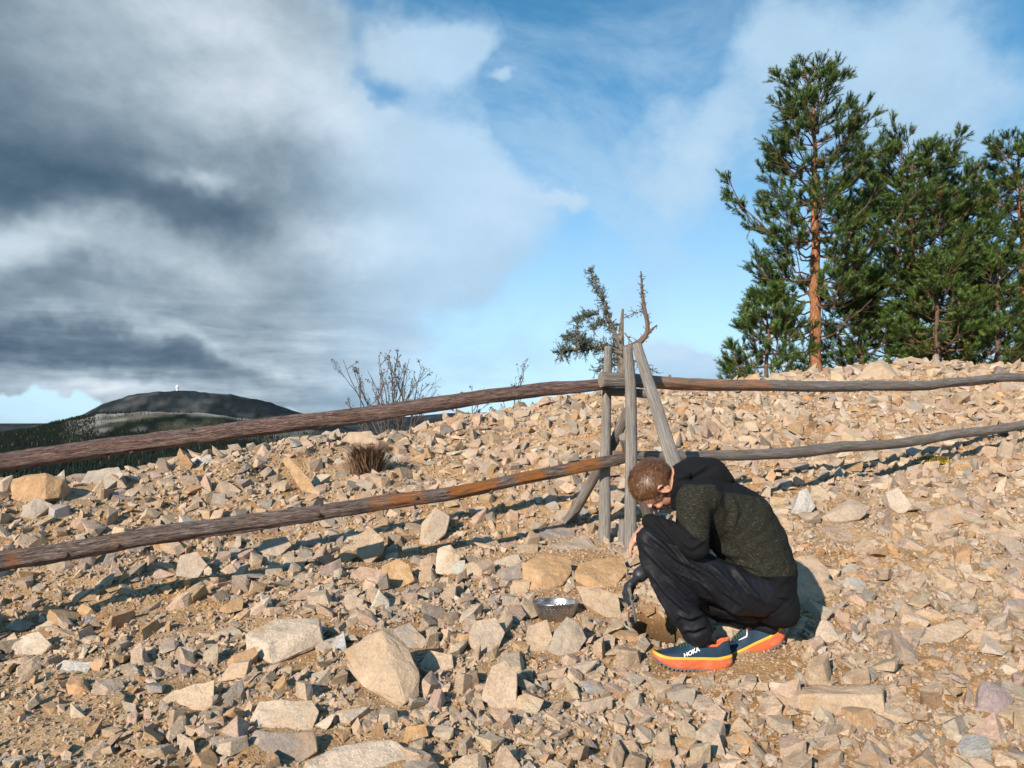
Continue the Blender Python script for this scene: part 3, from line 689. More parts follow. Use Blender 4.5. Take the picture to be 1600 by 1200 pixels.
for i in top:
    Vv, Fv = VAR[var[i]]; pts = (Vv * sc[i]) @ R[i].T; cen = np.array([bx_[i], by_[i], zc[i]])
    V, Fc = rock_np(pts, np.random.default_rng(int(i)), 1, .016)
    cx, cy = bpx[i], bpy_[i]; cands = sorted(LM, key=lambda q: math.hypot(q[0] - cx, q[1] - cy))[:6]
    szw = 'medium' if rank[i] > 14 else 'small'; ok_l = None
    for q in cands:
        ang = math.degrees(atan2(cy - q[1], cx - q[0])); dist = math.hypot(cx - q[0], cy - q[1])
        side = ['right of', 'below right of', 'below', 'below left of', 'left of', 'above left of', 'above', 'above right of'][int(((ang + 22.5) % 360) // 45)]
        near = 'just ' if dist < 45 else ('' if dist < 110 else 'well ')
        l = '%s %s %s stone %s%s the %s' % (szw, SH[var[i] % 5], PN[pc[i]], near, side, q[2])
        if l not in used: ok_l = l; break
    if ok_l is None: ok_l = l + ', farther out'
    used.add(ok_l)
    make_rock(V + cen, Fc, cen, cols[i], ok_l, 'single stones lying in the rubble slope')
# ------------------------------------------------------------------ the pole fence
FENCE = empty('wooden_fence', tuple(P(960, 850, 4.66)), 'rustic fence of long bark-covered rails on weathered posts crossing the stony slope', 'fence')
def pole(name, pts, rad, m_, seg=18, jag=.10, seed=1, step=.025, ends=True, peel=None, flat=1.0):
    mb = MB(); mb.tube(pts, rad, seg, (1, 1, 1), True, jag, seed, step, flat)
    if peel:                                            # where bare wood shows, measured along the pole
        L = mb.u[0][:, 0]; a = np.arctan2(mb.u[0][:, 2], mb.u[0][:, 1]); k = np.zeros(len(L))
        for (l0, l1, w) in peel: k = np.maximum(k, w * np.clip(np.minimum(L - l0, l1 - L) / .06, 0, 1))
        mb.c[0] = np.stack([np.ones(len(L)), np.ones(len(L)), 1 - k], 1)
    ncap = len(mb.f); rk = np.random.default_rng(seed * 7 + 1); LP = mb.u[0][:, 0].max(); C0 = mb.v[0][:-0 or None].reshape(-1, seg, 3)
    if rad[0] > .031 and LP > 1.0:                        # knots where branches were cut off
        for _ in range(int(LP * 2.2)):
            i = rk.integers(3, len(C0) - 3); j = rk.integers(0, seg); cc = C0[i].mean(0); o = C0[i, j]; nrm = (o - cc) / np.linalg.norm(o - cc); kr = rk.uniform(.007, .014)
            mb.tube([o - nrm * .012, o + nrm * .004, o + nrm * rk.uniform(.006, .016)], [kr * 1.7, kr * 1.1, kr * .8], 8, (1, 1, 1), True)
    me = mb.mesh(name); me.polygons.foreach_set('use_smooth', np.ones(len(me.polygons), bool))
    o = link(name, me, m_, FENCE)
    if ends:
        me.materials.append(M_END); n = ncap
        for k in (n - 2, n - 1): me.polygons[k].material_index = 1; me.polygons[k].use_smooth = False
    return o
def PP(*a): return [P(*q) for q in a]
# rails: left pair runs towards the camera, right pair away from it
pole('rail', PP((-330,772,3.1),(-120,741,3.42),(0,722,3.6),(170,697,3.79),(350,675,3.97),(540,652,4.16),(700,630,4.34),(850,606,4.54),(944,597,4.68)), [.048,.046,.045,.044,.043,.042,.041,.040,.038], M_BARK, 30, .17, 3, .010)
pole('rail', PP((-330,938,3.1),(-120,905,3.42),(0,880,3.6),(170,854,3.79),(380,822,4.0),(560,794,4.18),(720,766,4.37),(860,738,4.54),(986,713,4.66)), [.050,.048,.047,.046,.044,.041,.038,.035,.031], M_BARKG, 30, .17, 7, .010,
     peel=[(.3,.45,.8),(.75,.85,.7),(1.2,1.3,.3),(2.50,2.85,.8),(2.95,3.3,1.0),(3.36,3.6,1.0),(3.68,3.95,.9)])
pole('rail', PP((941,597,4.56),(990,596,4.62),(1060,599,4.8),(1250,605,5.35),(1450,600,6.2),(1600,589,7.2),(1800,572,9.2)), [.046,.043,.041,.040,.040,.042,.045], M_DARK, 24, .12, 11, .018, peel=[(.35,1.4,.55)])
pole('rail', PP((955,712,4.74),(1060,714,4.9),(1150,711,5.15),(1300,702,5.75),(1450,686,6.5),(1600,662,7.4),(1800,628,9.2)), [.030,.034,.037,.039,.041,.043,.045], M_DARK, 22, .12, 15, .018)
# posts and braces of the corner
def down(px, py, d, extra=.25):
    q = P(px, py, d); return [q.x, q.y, gz(q.x, q.y) - extra]
pole('post', [P(949, 540, 4.72), P(947, 620, 4.72), P(945, 745, 4.71), P(945, 850, 4.70), down(945, 862, 4.70)], [.024, .029, .035, .040, .041], M_GREY, 14, .06, 21, .02)
pole('post', [P(980, 543, 4.52), P(984, 600, 4.52), P(986, 700, 4.52), P(985, 850, 4.52), down(985, 862, 4.52)], [.028, .034, .036, .036, .037], M_GREY, 14, .06, 23, .02)
pole('brace', [P(994, 538, 4.50), P(1013, 598, 4.42), P(1040, 690, 4.30), P(1057, 742, 4.23), P(1092, 868, 4.08), P(1104, 912, 4.0)], [.030, .035, .041, .045, .050, .052], M_GREY, 10, .07, 25, .02, flat=.62)
pole('brace', [P(983, 640, 4.70), P(960, 690, 4.82), P(925, 753, 4.98), P(884, 822, 5.15), P(872, 842, 5.2)], [.030, .033, .034, .036, .037], M_DARK, 12, .08, 27, .02)
pole('brace', [P(975, 683, 4.66), P(986, 722, 4.78), P(1008, 786, 4.95), P(1021, 830, 5.08), P(1026, 850, 5.12)], [.036, .036, .036, .036, .036], M_DARK, 12, .08, 29, .02)
pole('post', [P(-305, 740, 3.16), P(-305, 900, 3.16), down(-305, 1100, 3.16)], [.035, .04, .045], M_GREY, 14, .06, 51, .02)
pole('post', [P(1790, 540, 9.28), P(1790, 620, 9.28), down(1790, 680, 9.28)], [.035, .04, .045], M_GREY, 14, .06, 53, .02)
pole('crosspiece', [P(950, 612, 4.70), P(985, 613, 4.64), P(1020, 617, 4.60)], [.026, .028, .026], M_DARK, 12, .06, 33, .02)
pole('stake', [P(974, 812, 4.60), P(973, 866, 4.60), down(973, 872, 4.60, .05)], [.028, .03, .03], M_GREY, 4, .03, 35, .05)
# ------------------------------------------------------------------ the far country: valley, fell, forest, tower
def bearing_px(px): return math.atan((px - 800) / FOC)
FELL = np.array([(-200,-40),(40,-22),(75,-12),(100,-4),(130,7),(160,24),(185,33),(210,39),(240,43.5),(275,45),(310,43.5),(345,40),(380,34),(420,26),(455,16),(480,8),(520,-4),(580,-24),(1800,-50)], float)
FOOT = np.array([(-200,-40),(20,-20),(60,-15),(95,-5),(125,3),(160,8),(230,12),(300,11),(360,5),(420,-3),(480,-14),(540,-26),(1800,-50)], float)
FAR2 = np.array([(-400,-12),(0,-10),(300,-8),(560,-2),(700,10),(820,12),(900,8),(1100,6),(1400,9),(2000,3)], float)
def far_z(x, y):
    r = np.hypot(x, y); z = valley(x, y) - .006 * r; px = 800 + FOC * np.clip(x / np.maximum(y, 1), -6, 6); px = np.where(y > 1, px, -5000)
    zz = np.stack([x, y, 0 * x], 1); tex = 14 * fbm(zz / 420, 4, 5) + 3 * fbm(zz / 60, 3, 8)
    dep = r * np.cos(np.arctan((px - 800) / FOC))
    def hill(tab, d0, w, zmin):
        h = np.interp(px, tab[:, 0], tab[:, 1]) * d0 / FOC; h = h + (d0 / 5600) * (7 * vnoise(np.stack([px / 26, 0 * px, 0 * px + d0], 1), 3) + 4 * vnoise(np.stack([px / 8, dep / 300, 0 * px], 1), 4)) * (d0 < 9000)
        return zmin + (h - zmin) * np.exp(-np.abs((dep - d0) / w) ** 2.2)
    z = np.maximum(z, hill(FOOT, 3300, 900, -100)); z = np.maximum(z, hill(FELL, 5600, 1300, -120)); z = np.maximum(z, hill(FAR2, 16000, 3000, -230))
    z = z + np.clip((r - 60) / 900, 0, .6) * tex * .8 * np.where(dep > 4300, .25, 1)
    return z - (r / 1000) ** 2 * .03
ra = np.r_[0, np.geomspace(9, 26000, 260)]
th_f = np.unique(np.r_[np.linspace(-pi, pi, 120), np.linspace(-.72, .75, 560)])
RR, TT = np.meshgrid(ra, th_f, indexing='ij'); FX = RR * np.sin(TT); FY = RR * np.cos(TT)
FZ = far_z(FX.ravel(), FY.ravel()).reshape(FX.shape); FZ = np.where(RR < 40, np.minimum(FZ, -15 - 0 * FZ), FZ)
idx = np.arange(FX.size).reshape(FX.shape)
F = np.stack([idx[:-1, :-1], idx[:-1, 1:], idx[1:, 1:], idx[1:, :-1]], -1).reshape(-1)
# colour by place: forest floor, bare scree of the foothill, dark heath of the fell
pts = np.stack([FX.ravel(), FY.ravel(), FZ.ravel()], 1); fpx, fpy, fd = to_px(pts)
heath = np.array((.020, .027, .030)); scree = np.array((.25, .235, .215)); floor_ = np.array((.008, .013, .009)); green = np.array((.06, .06, .035))
nz = fbm(pts / [260, 700, 260], 4, 31); nz2 = fbm(pts / [90, 300, 90] + 9, 3, 35)
col = np.tile(floor_, (len(pts), 1)).astype(float)
foot = np.clip((fd - 2300) / 250, 0, 1) * np.clip((4300 - fd) / 200, 0, 1) * np.clip((fpx - 90) / 60, 0, 1) * np.clip((520 - fpx) / 60, 0, 1)
k = (foot * np.clip((nz + .75) * 4, 0, 1))[:, None]; col = col * (1 - k) + (scree if True else 0) * k
k = (foot * np.clip((nz2 - .15) * 4, 0, .7))[:, None]; col = col * (1 - k) + green * k
fell = np.clip((fd - 4200) / 300, 0, 1)[:, None]; hcol = heath * (1 + .5 * nz[:, None]) + np.clip(nz2 + .05, 0, 1)[:, None] * np.array((.075, .072, .066))
col = col * (1 - fell) + hcol * fell
farg = mesh_np('valley', pts, F, 4); set_col(farg, 'col', np.clip(col, .005, 1))
m_far, t, b = mat('far_country'); c = t.attr('col', 0); pp = t.new('ShaderNodeTexCoord').outputs['Object']
c = t.mix(t.maprange(t.noise(pp, .02, 6, .7), .3, .7), t.vmul(c, (.6, .6, .6)), t.vmul(c, (1.35, 1.3, 1.25))); t.put(b.inputs['Base Color'], c); b.inputs['Roughness'].default_value = 1
t.put(b.inputs['Specular IOR Level'], 0.05)
tag(link('valley', farg, m_far, smooth=True), kind='structure')

def spires(n, pxr, dr, hr, seed, cond=None, wid=.17):
    r = np.random.default_rng(seed); dd = np.sqrt(r.uniform(dr[0] ** 2, dr[1] ** 2, n)); pp_ = r.uniform(*pxr, n)
    x = (pp_ - 800) / FOC * dd; y = dd; z = far_z(x, y)
    if cond is not None:
        ok = cond(pp_, dd, x, y, r); x, y, z = x[ok], y[ok], z[ok]
    return x, y, z, r.uniform(*hr, len(x)), wid
def spire_mesh(groups, seed):
    r = np.random.default_rng(seed); V = []; F = []; C = []; nv = 0; seg = 5
    for (x, y, z, h, wid) in groups:
        n = len(x); tiers = [(0.06, 1.0), (.34, .78), (.36, .80), (.64, .42), (.66, .46), (1.0, 0.0)]
        a = np.arange(seg) * 2 * pi / seg; ph = r.uniform(0, 6, n)
        rings = []
        for (t_, w_) in tiers:
            rr = h[:, None] * wid * w_ * r.uniform(.75, 1.2, (n, seg)); an = a[None] + ph[:, None] + t_ * 3
            rings.append(np.stack([x[:, None] + rr * np.cos(an), y[:, None] + rr * np.sin(an), z[:, None] - 1 + h[:, None] * (t_ + r.uniform(-.02, .02, (n, seg)))], -1))
        A = np.stack(rings, 1).reshape(n, -1, 3); V.append(A.reshape(-1, 3))
        f = []
        for k in range(len(tiers) - 1):
            for j in range(seg): f.append([k * seg + j, k * seg + (j + 1) % seg, (k + 1) * seg + (j + 1) % seg, (k + 1) * seg + j])
        f = np.array(f); F.append((f[None] + (nv + np.arange(n) * len(tiers) * seg)[:, None, None]).reshape(-1)); nv += n * len(tiers) * seg
        cc = np.array((.008, .015, .010)) * r.uniform(.6, 1.7, (n, 1)); yel = r.uniform(0, 1, n) < .02; cc[yel] = (.16, .10, .03)
        C.append(np.repeat(cc, len(tiers) * seg, 0))
    me = mesh_np('forest', np.concatenate(V), np.concatenate(F), 4); set_col(me, 'col', np.concatenate(C)); return me
def footcond(pp_, dd, x, y, r):
    q = np.stack([x, y, 0 * x], 1); return (fbm(q / 120, 3, 61) > .42) | (r.uniform(0, 1, len(x)) < .05)
gr = [spires(5000, (-1100, -140), (520, 3000), (8, 15), 7), spires(11000, (-140, 640), (520, 2500), (7, 15), 1), spires(5000, (-140, 150), (2400, 3400), (7, 12), 2), spires(2600, (90, 540), (2450, 3400), (6, 12), 3, footcond),
      spires(3000, (600, 1000), (900, 4200), (8, 14), 4), spires(260, (60, 190), (3200, 3500), (10, 16), 5)]
tag(link('forest', spire_mesh(gr, 5), attr_mat('spruce_forest', .95)), 'dark spruce forest filling the valley below the fell', 'forest', kind='stuff')

# the white radar tower on the summit
tx = P(277, 611, 5600); tz = float(far_z(np.array([tx.x]), np.array([tx.y]))[0])
M_WHITE = plain('white_painted_tower', (.82, .84, .86), .5, .05, .2, 0)
tower = empty('summit_tower', (tx.x, tx.y, tz), 'small white tower with a round dome standing on top of the distant dark fell', 'tower')
mb = MB(); mb.tube([(tx.x, tx.y, tz - 5), (tx.x, tx.y, tz + 22)], [9, 7], 12); mb.tube([(tx.x, tx.y, tz + 22), (tx.x, tx.y, tz + 25)], [15, 15], 16); mb.build('shaft', M_WHITE, tower)
bm = bmesh.new(); bmesh.ops.create_icosphere(bm, subdivisions=3, radius=11, matrix=Matrix.Translation((tx.x, tx.y, tz + 34))); me = bpy.data.meshes.new('dome'); bm.to_mesh(me); bm.free()
link('dome', me, M_WHITE, tower, True)
# ------------------------------------------------------------------ pines beyond the crest
def pine_bark():
    m_, t, b = mat('pine_bark'); lc = t.attr('lc', 1); cc = t.attr('col', 0)
    n = t.noise(t.vmul(lc, (2.5, 2.2, 2.2)), 3.2, 6, .7); f = t.noise(t.vmul(lc, (6, 5, 5)), 6, 4, .7)
    c = t.mix(t.maprange(n, .42, .58), t.vmul(cc, (.42, .40, .42)), t.vmul(cc, (1.25, 1.2, 1.15))); c = t.mix(t.maprange(f, .35, .5, .6, 0), c, (.07, .045, .035))
    t.put(b.inputs['Base Color'], c); t.put(b.inputs['Normal'], t.bump(n, .8, .03)); return m_
M_PBARK = pine_bark()
def needle_mat():
    m_, t, b = mat('pine_needles'); c = t.attr('col', 0); t.put(b.inputs['Base Color'], c)
    b.inputs['Roughness'].default_value = .5; b.inputs['Specular IOR Level'].default_value = .45
    return m_
M_NEEDLE = needle_mat()
def needles(tips, dirs, lens, seed, per=60, nl=.085, nw=.0038, base=(.060, .102, .021)):
    """bottle-brush shoots: needles set round each shoot and sweeping forward"""
    r = np.random.default_rng(seed); n = len(tips); tips = np.asarray(tips); dirs = np.asarray(dirs); dirs = dirs / np.linalg.norm(dirs, axis=1, keepdims=True); lens = np.asarray(lens)
    up = np.where(np.abs(dirs[:, 2:3]) < .9, np.array([[0, 0, 1.0]]), np.array([[1.0, 0, 0]])); A = np.cross(dirs, up); A /= np.linalg.norm(A, axis=1, keepdims=True); B = np.cross(A, dirs)
    t_ = r.uniform(0, 1, (n, per)); th = r.uniform(0, 2 * pi, (n, per)); sw = r.uniform(.5, 1.5, (n, per)); L = nl * .85 * r.uniform(.7, 1.2, (n, per)) * (.8 + lens[:, None] / .25 * .25)
    o = tips[:, None] + dirs[:, None] * (t_ * lens[:, None])[..., None]
    rad = A[:, None] * np.cos(th)[..., None] + B[:, None] * np.sin(th)[..., None]
    d = dirs[:, None] * sw[..., None] + rad; d /= np.linalg.norm(d, axis=2, keepdims=True)
    side = np.cross(d, dirs[:, None] + .3 * rad); side /= np.maximum(np.linalg.norm(side, axis=2, keepdims=True), 1e-6)
    w = nw * r.uniform(.8, 1.3, (n, per))[..., None]
    v = np.stack([o - side * w, o + side * w, o + d * L[..., None]], 2)
    c = np.array(base) * r.uniform(.65, 1.5, (n, 1, 1)) * r.uniform(.8, 1.2, (n, per, 1)) * np.array([1, 1, 1]); c = c + (r.uniform(0, 1, (n, 1, 1)) < .22) * np.array((.05, .05, .0))
    dead = (r.uniform(0, 1, (n, 1, 1)) < .015); c = np.where(dead, np.array((.22, .11, .035)), c)
    return v.reshape(-1, 3), np.repeat(c.reshape(-1, 3), 3, 0)
def pine(name, base, H, prof, seed, label, trunk_r, cat='pine tree', lean=(0, 0), whorls=17, start=.10, shoots=1.0, upper=(.42, .185, .075), lower=(.36, .17, .085), group='pines on the crest', bend=0.0, dead_low=.25, dens=1.0, clear=0):
    """prof: list of (fraction of height, crown radius in m)"""
    r = np.random.default_rng(seed); base = np.array(base); prof = np.array(prof)
    root = empty(name, tuple(base), label, cat, group)
    nT = 26; t = np.linspace(0, 1, nT); wob = np.stack([np.cumsum(r.normal(0, .012, nT)), np.cumsum(r.normal(0, .012, nT))], 1); wob -= wob[0]
    tp = np.stack([base[0] + lean[0] * t * H + wob[:, 0] * H * .35 + bend * np.sin(t * 3) * .2, base[1] + lean[1] * t * H + wob[:, 1] * H * .35, base[2] - .5 + t * (H + .35)], 1)
    tr = trunk_r * (1 - t) ** .85 * (1 + .25 * np.exp(-t * 18)) + .008
    mb = MB(); cc = np.array(lower)[None] * (1 - np.clip(t * 2.2, 0, 1))[:, None] + np.array(upper)[None] * np.clip(t * 2.2, 0, 1)[:, None]
    tops = np.clip((t - .85) * 6, 0, 1)[:, None]; cc = cc * (1 - tops) + np.array((.20, .13, .08)) * tops
    mb.tube(tp, tr, 14, None, True, .10, seed, None); mb.c[0] = np.repeat(cc, 14, 0)
    tips = []; dirs = []; lens = []; limb = MB(); bc = np.array((.24, .15, .10))
    def trunk_at(f): return np.array([np.interp(f, t, tp[:, k]) for k in range(3)])
    hs = []
    f = start
    while f < .985:
        hs.append(f); f += (.95 / whorls) * (1 - .45 * f) * r.uniform(.7, 1.3)
    for f in hs:
        Rr = np.interp(f, prof[:, 0], prof[:, 1]); nb = max(3, int(r.integers(3, 7) * dens)); a0 = r.uniform(0, 6.3)
        for b_ in range(nb):
            a = a0 + b_ * 2 * pi / nb + r.normal(0, .25); ln = Rr * r.uniform(.6, 1.12)
            if ln < .12: ln = .12
            if f < clear and sin(a) < -.25: continue
            o = trunk_at(f + r.uniform(-.01, .01)); e0 = radians(np.interp(f, [0, .3, .7, 1], [-12, 0, 14, 36]) + r.normal(0, 8)); n = 7; s = np.linspace(0, 1, n)
            hor = np.array([cos(a), sin(a), 0]); rise = np.tan(e0) * s * .9 + (.32 + .1 * r.normal()) * s ** 2.4 - .16 * np.sin(s * pi) * (f < .6)
            side = np.array([-sin(a), cos(a), 0]) * (r.normal(0, .12) * s ** 2)[:, None]
            bp = o[None] + ln * (hor[None] * s[:, None] * .95 + side + np.array([0, 0, 1.0])[None] * rise[:, None])
            bp[1:-1] += r.normal(0, .02 * ln, (n - 2, 3))
            br = max(.006, .016 * ln ** .8) * (1 - .8 * s) + .003
            limb.tube(bp, br, 5, bc, False)
            bare = dead_low if f < .35 else .0
            if r.uniform() < bare * 1.3 and f < .3:   # dead lower limb, only twigs
                for _ in range(5):
                    k = r.uniform(.3, .95); q = np.array([np.interp(k, s, bp[:, j]) for j in range(3)]); dd = hor + r.normal(0, .6, 3); limb.tube([q, q + dd * ln * .18, q + dd * ln * .28 + [0, 0, -.04]], [.005, .004, .002], 3, bc, False)
                continue
            ns = max(5, int(ln * 9 * shoots))
            for q_ in range(ns):
                k = 1 - .62 * r.uniform(0, 1) ** 1.5; q = np.array([np.interp(k, s, bp[:, j]) for j in range(3)])
                sg = 1 if q_ % 2 else -1; ang = a + sg * r.uniform(.45, 1.05); el_ = radians(r.normal(22, 18)) ; L2 = min(.5, ln * (1.06 - k) * r.uniform(.35, .7)) + .08
                d2 = np.array([cos(ang) * cos(el_), sin(ang) * cos(el_), sin(el_)]); q2 = q + d2 * L2; q2[2] += .10 * L2
                limb.tube([q, (q + q2) / 2 + r.normal(0, .02, 3), q2], [.007, .005, .003], 3, bc, False)
                m2 = max(2, int(L2 / .07 * shoots)) + 2
                for w in range(m2):
                    kk = r.uniform(.45, 1) if w else 1.0; qq = q + (q2 - q) * kk; dd = d2 + r.normal(0, .45, 3) + np.array([0, 0, .75]); dd /= np.linalg.norm(dd)
                    le = r.uniform(.11, .24); tips.append(qq); dirs.append(dd); lens.append(le)
            tips.append(bp[-1]); dirs.append(bp[-1] - bp[-2] + np.array([0, 0, .05])); lens.append(.2)
    for k in range(5):
        tips.append(tp[-1] - [0, 0, .05 + .04 * k]); dirs.append(np.array([r.normal(0, .3), r.normal(0, .3), 1])); lens.append(.2)
    mb.build('trunk', M_PBARK, root, True)
    limb.build('limb', M_PBARK, root)
    V, C = needles(tips, dirs, lens, seed); me = mesh_np('crown', V, np.arange(len(V)), 3); set_col(me, 'col', C); link('crown', me, M_NEEDLE, root)
    return len(tips)
def at(px, d, py=None):
    q = P(px, 600, d); return (q.x, q.y, gz(q.x, q.y) if py is None else P(px, py, d).z)
SC = 1 / FOC
nt = 0
nt += pine('pine_tree', at(1268, 14.5), 6.28, [(.0, .8), (.08, 1.1), (.16, 1.35), (.24, 1.05), (.33, 1.45), (.48, 1.75), (.58, 1.45), (.70, 1.15), (.82, .80), (.92, .62), (1, .3)], 11,
     'tallest pine with a glowing orange trunk, standing at the left front of the group', .122, lean=(.012, 0), whorls=19, start=.07, shoots=1.0, clear=.24)
nt += pine('pine_tree', at(1425, 15.6), 4.95, [(0, 1.3), (.15, 1.65), (.4, 1.75), (.62, 1.5), (.8, 1.15), (.93, .75), (1, .45)], 12,
     'dense round-topped pine right behind the tallest orange-trunked pine', .13, whorls=21, start=.05, shoots=1.05, upper=(.20, .13, .09), lower=(.17, .12, .09), dens=1.35)
nt += pine('pine_tree', at(1508, 16.2), 4.4, [(0, 1.2), (.2, 1.35), (.5, 1.25), (.75, 1.0), (.92, .65), (1, .3)], 13,
     'slimmer pine between the round-topped pine and the pine cut off by the right edge', .11, whorls=16, start=.05, shoots=.95, upper=(.20, .12, .08), lower=(.17, .12, .09))
nt += pine('pine_tree', at(1606, 15.2), 5.05, [(0, 1.1), (.25, 1.1), (.5, 1.0), (.75, .75), (.92, .5), (1, .2)], 14,
     'pointed pine cut off by the right edge of the photo', .12, whorls=18, start=.08, shoots=.75)
nt += pine('pine_tree', at(1196, 14.0), 1.95, [(0, .75), (.25, .95), (.5, .72), (.75, .45), (1, .15)], 15,
     'small bushy young pine at the left foot of the tallest pine', .05, whorls=9, start=.03, shoots=1.2, upper=(.2, .13, .09), lower=(.17, .12, .09), dens=1.1, dead_low=0)
nt += pine('pine_tree', at(1345, 14.8), 2.5, [(0, .8), (.3, .9), (.6, .7), (1, .2)], 16,
     'low dark pine filling the gap right of the orange trunk', .06, whorls=9, start=.03, shoots=.95, upper=(.2, .13, .09), lower=(.17, .12, .09), dens=1.0, dead_low=.5)
nt += pine('pine_tree', at(1470, 14.2), 2.3, [(0, .9), (.3, 1.05), (.6, .8), (1, .25)], 17,
     'low spreading pine in front of the round-topped pine, just behind the crest stones', .06, whorls=9, start=.03, shoots=1.1, upper=(.2, .13, .09), lower=(.17, .12, .09), dens=1.1, dead_low=.2)
nt += pine('pine_tree', at(1556, 14.4), 2.5, [(0, .9), (.3, 1.0), (.6, .75), (1, .25)], 18,
     'low bushy pine at the right, just behind the crest below the pointed pine', .06, whorls=9, start=.03, shoots=1.1, upper=(.2, .13, .09), lower=(.17, .12, .09), dens=1.1, dead_low=.2)
print('shoots', nt)

# --- the twisted half-dead spruce behind the fence corner
snag = empty('dead_tree', at(976, 10.6), 'twisted half-dead spruce with lichen-grey twigs behind the fence corner', 'tree')
r = np.random.default_rng(44); DS = 10.6
def Q(px, py, dd=0): return np.array(P(px, py, DS + dd)[:])
trunk = MB(); gcol = (.30, .25, .20)
trunk.tube([at(976, DS)[:2] + (at(976, DS)[2] - .3,), Q(974, 575), Q(972, 530), Q(975, 482)], [.085, .062, .045, .016], 10, gcol, True, .16, 3, .04)
trunk.build('trunk', M_PBARK, snag, True)
limbs = MB(); tw = MB(); tips = []; dirs = []; lens = []
def limb_(pts, rad, twig=0, up=.5, tl=.12, needle=0, spread=1.0, colr=gcol):
    pts = [Q(*p) for p in pts]; limbs.tube(pts, rad, 7, colr, True, .2, int(r.integers(99)), .04)
    L = np.r_[0, np.cumsum([np.linalg.norm(pts[i + 1] - pts[i]) for i in range(len(pts) - 1)])]
    for _ in range(int(1.9 * twig * L[-1])):
        k = r.uniform(.05, 1) * L[-1]; o = np.array([np.interp(k, L, [p[j] for p in pts]) for j in range(3)]); tdir = pts[-1] - pts[0]; tdir /= np.linalg.norm(tdir)
        d = r.normal(0, .7, 3) * spread + tdir * .5 + np.array([0, 0, up * r.uniform(-.5, 1)]); d /= np.linalg.norm(d); le = tl * r.uniform(.4, 1.3)
        m_ = o + d * le * .5 + r.normal(0, .01, 3); e = o + d * le + np.array([0, 0, -.01]); limbs.tube([o, m_, e], [.006, .005, .003], 3, (.20, .19, .165), False)
        for q in range(needle):
            tips.append(o + (e - o) * r.uniform(.2, 1)); dirs.append(d + r.normal(0, .6, 3)); lens.append(r.uniform(.03, .07))
# left-reaching crooked top
limb_([(973, 548), (963, 525), (951, 502), (943, 470), (930, 440), (922, 422)], [.04, .032, .028, .024, .014, .007], 70, .1, .085, 3)
limb_([(948, 500, -.1), (935, 505), (925, 512)], [.018, .014, .006], 90, .2, .08, 3); limb_([(936, 490), (915, 492), (898, 500)], [.018, .012, .006], 90, .2, .10, 4)
limb_([(972, 505), (962, 512), (953, 504), (946, 498)], [.018, .016, .014, .010], 20, .2, .08, 1)
limb_([(974, 553), (955, 545), (930, 541), (900, 545), (873, 552)], [.045, .038, .03, .02, .008], 110, .5, .15, 4)
limb_([(925, 542, .2), (908, 530, .3), (895, 525, .3), (885, 530, .4)], [.02, .016, .01, .005], 90, .5, .13, 4); limb_([(905, 545, -.2), (900, 520, -.2), (903, 508, -.2)], [.018, .012, .006], 60, .5, .10, 3)
limb_([(972, 568), (950, 572), (928, 580)], [.025, .018, .006], 60, .0, .12, 2); limb_([(974, 560), (955, 560), (938, 566)], [.02, .015, .006], 60, .1, .1, 2)
# two bare spikes on the right
limb_([(976, 545), (992, 540), (1006, 530), (1014, 520), (1012, 505), (1005, 475), (1003, 450), (1002, 424)], [.05, .046, .04, .034, .03, .024, .018, .008], 34, .1, .05, 1, colr=(.26, .17, .12))
limb_([(1011, 521), (1019, 515), (1026, 508)], [.03, .022, .006], 30, .1, .04, 0, colr=(.26, .17, .12))
limb_([(975, 497), (990, 488), (1003, 487)], [.008, .006, .004], 25, 0, .05, 1); limb_([(976, 520), (986, 535), (1000, 548)], [.012, .009, .005], 30, 0, .08, 1)
limb_([(980, 560), (1005, 568), (1025, 582)], [.014, .01, .004], 34, -.2, .10, 0); limb_([(985, 560), (1010, 575), (1018, 590)], [.01, .008, .003], 30, -.2, .10, 0)
limb_([(976, 585), (990, 598), (1004, 608)], [.02, .012, .005], 40, 0, .12, 2); limb_([(976, 590), (960, 600), (945, 606)], [.02, .012, .005], 40, 0, .12, 2)
limbs.build('limb', M_PBARK, snag, True)
V, C = needles(tips, dirs, lens, 5, 16, .034, .003, (.085, .105, .075)); me = mesh_np('crown', V, np.arange(len(V)), 3); set_col(me, 'col', C); link('crown', me, M_NEEDLE, snag)

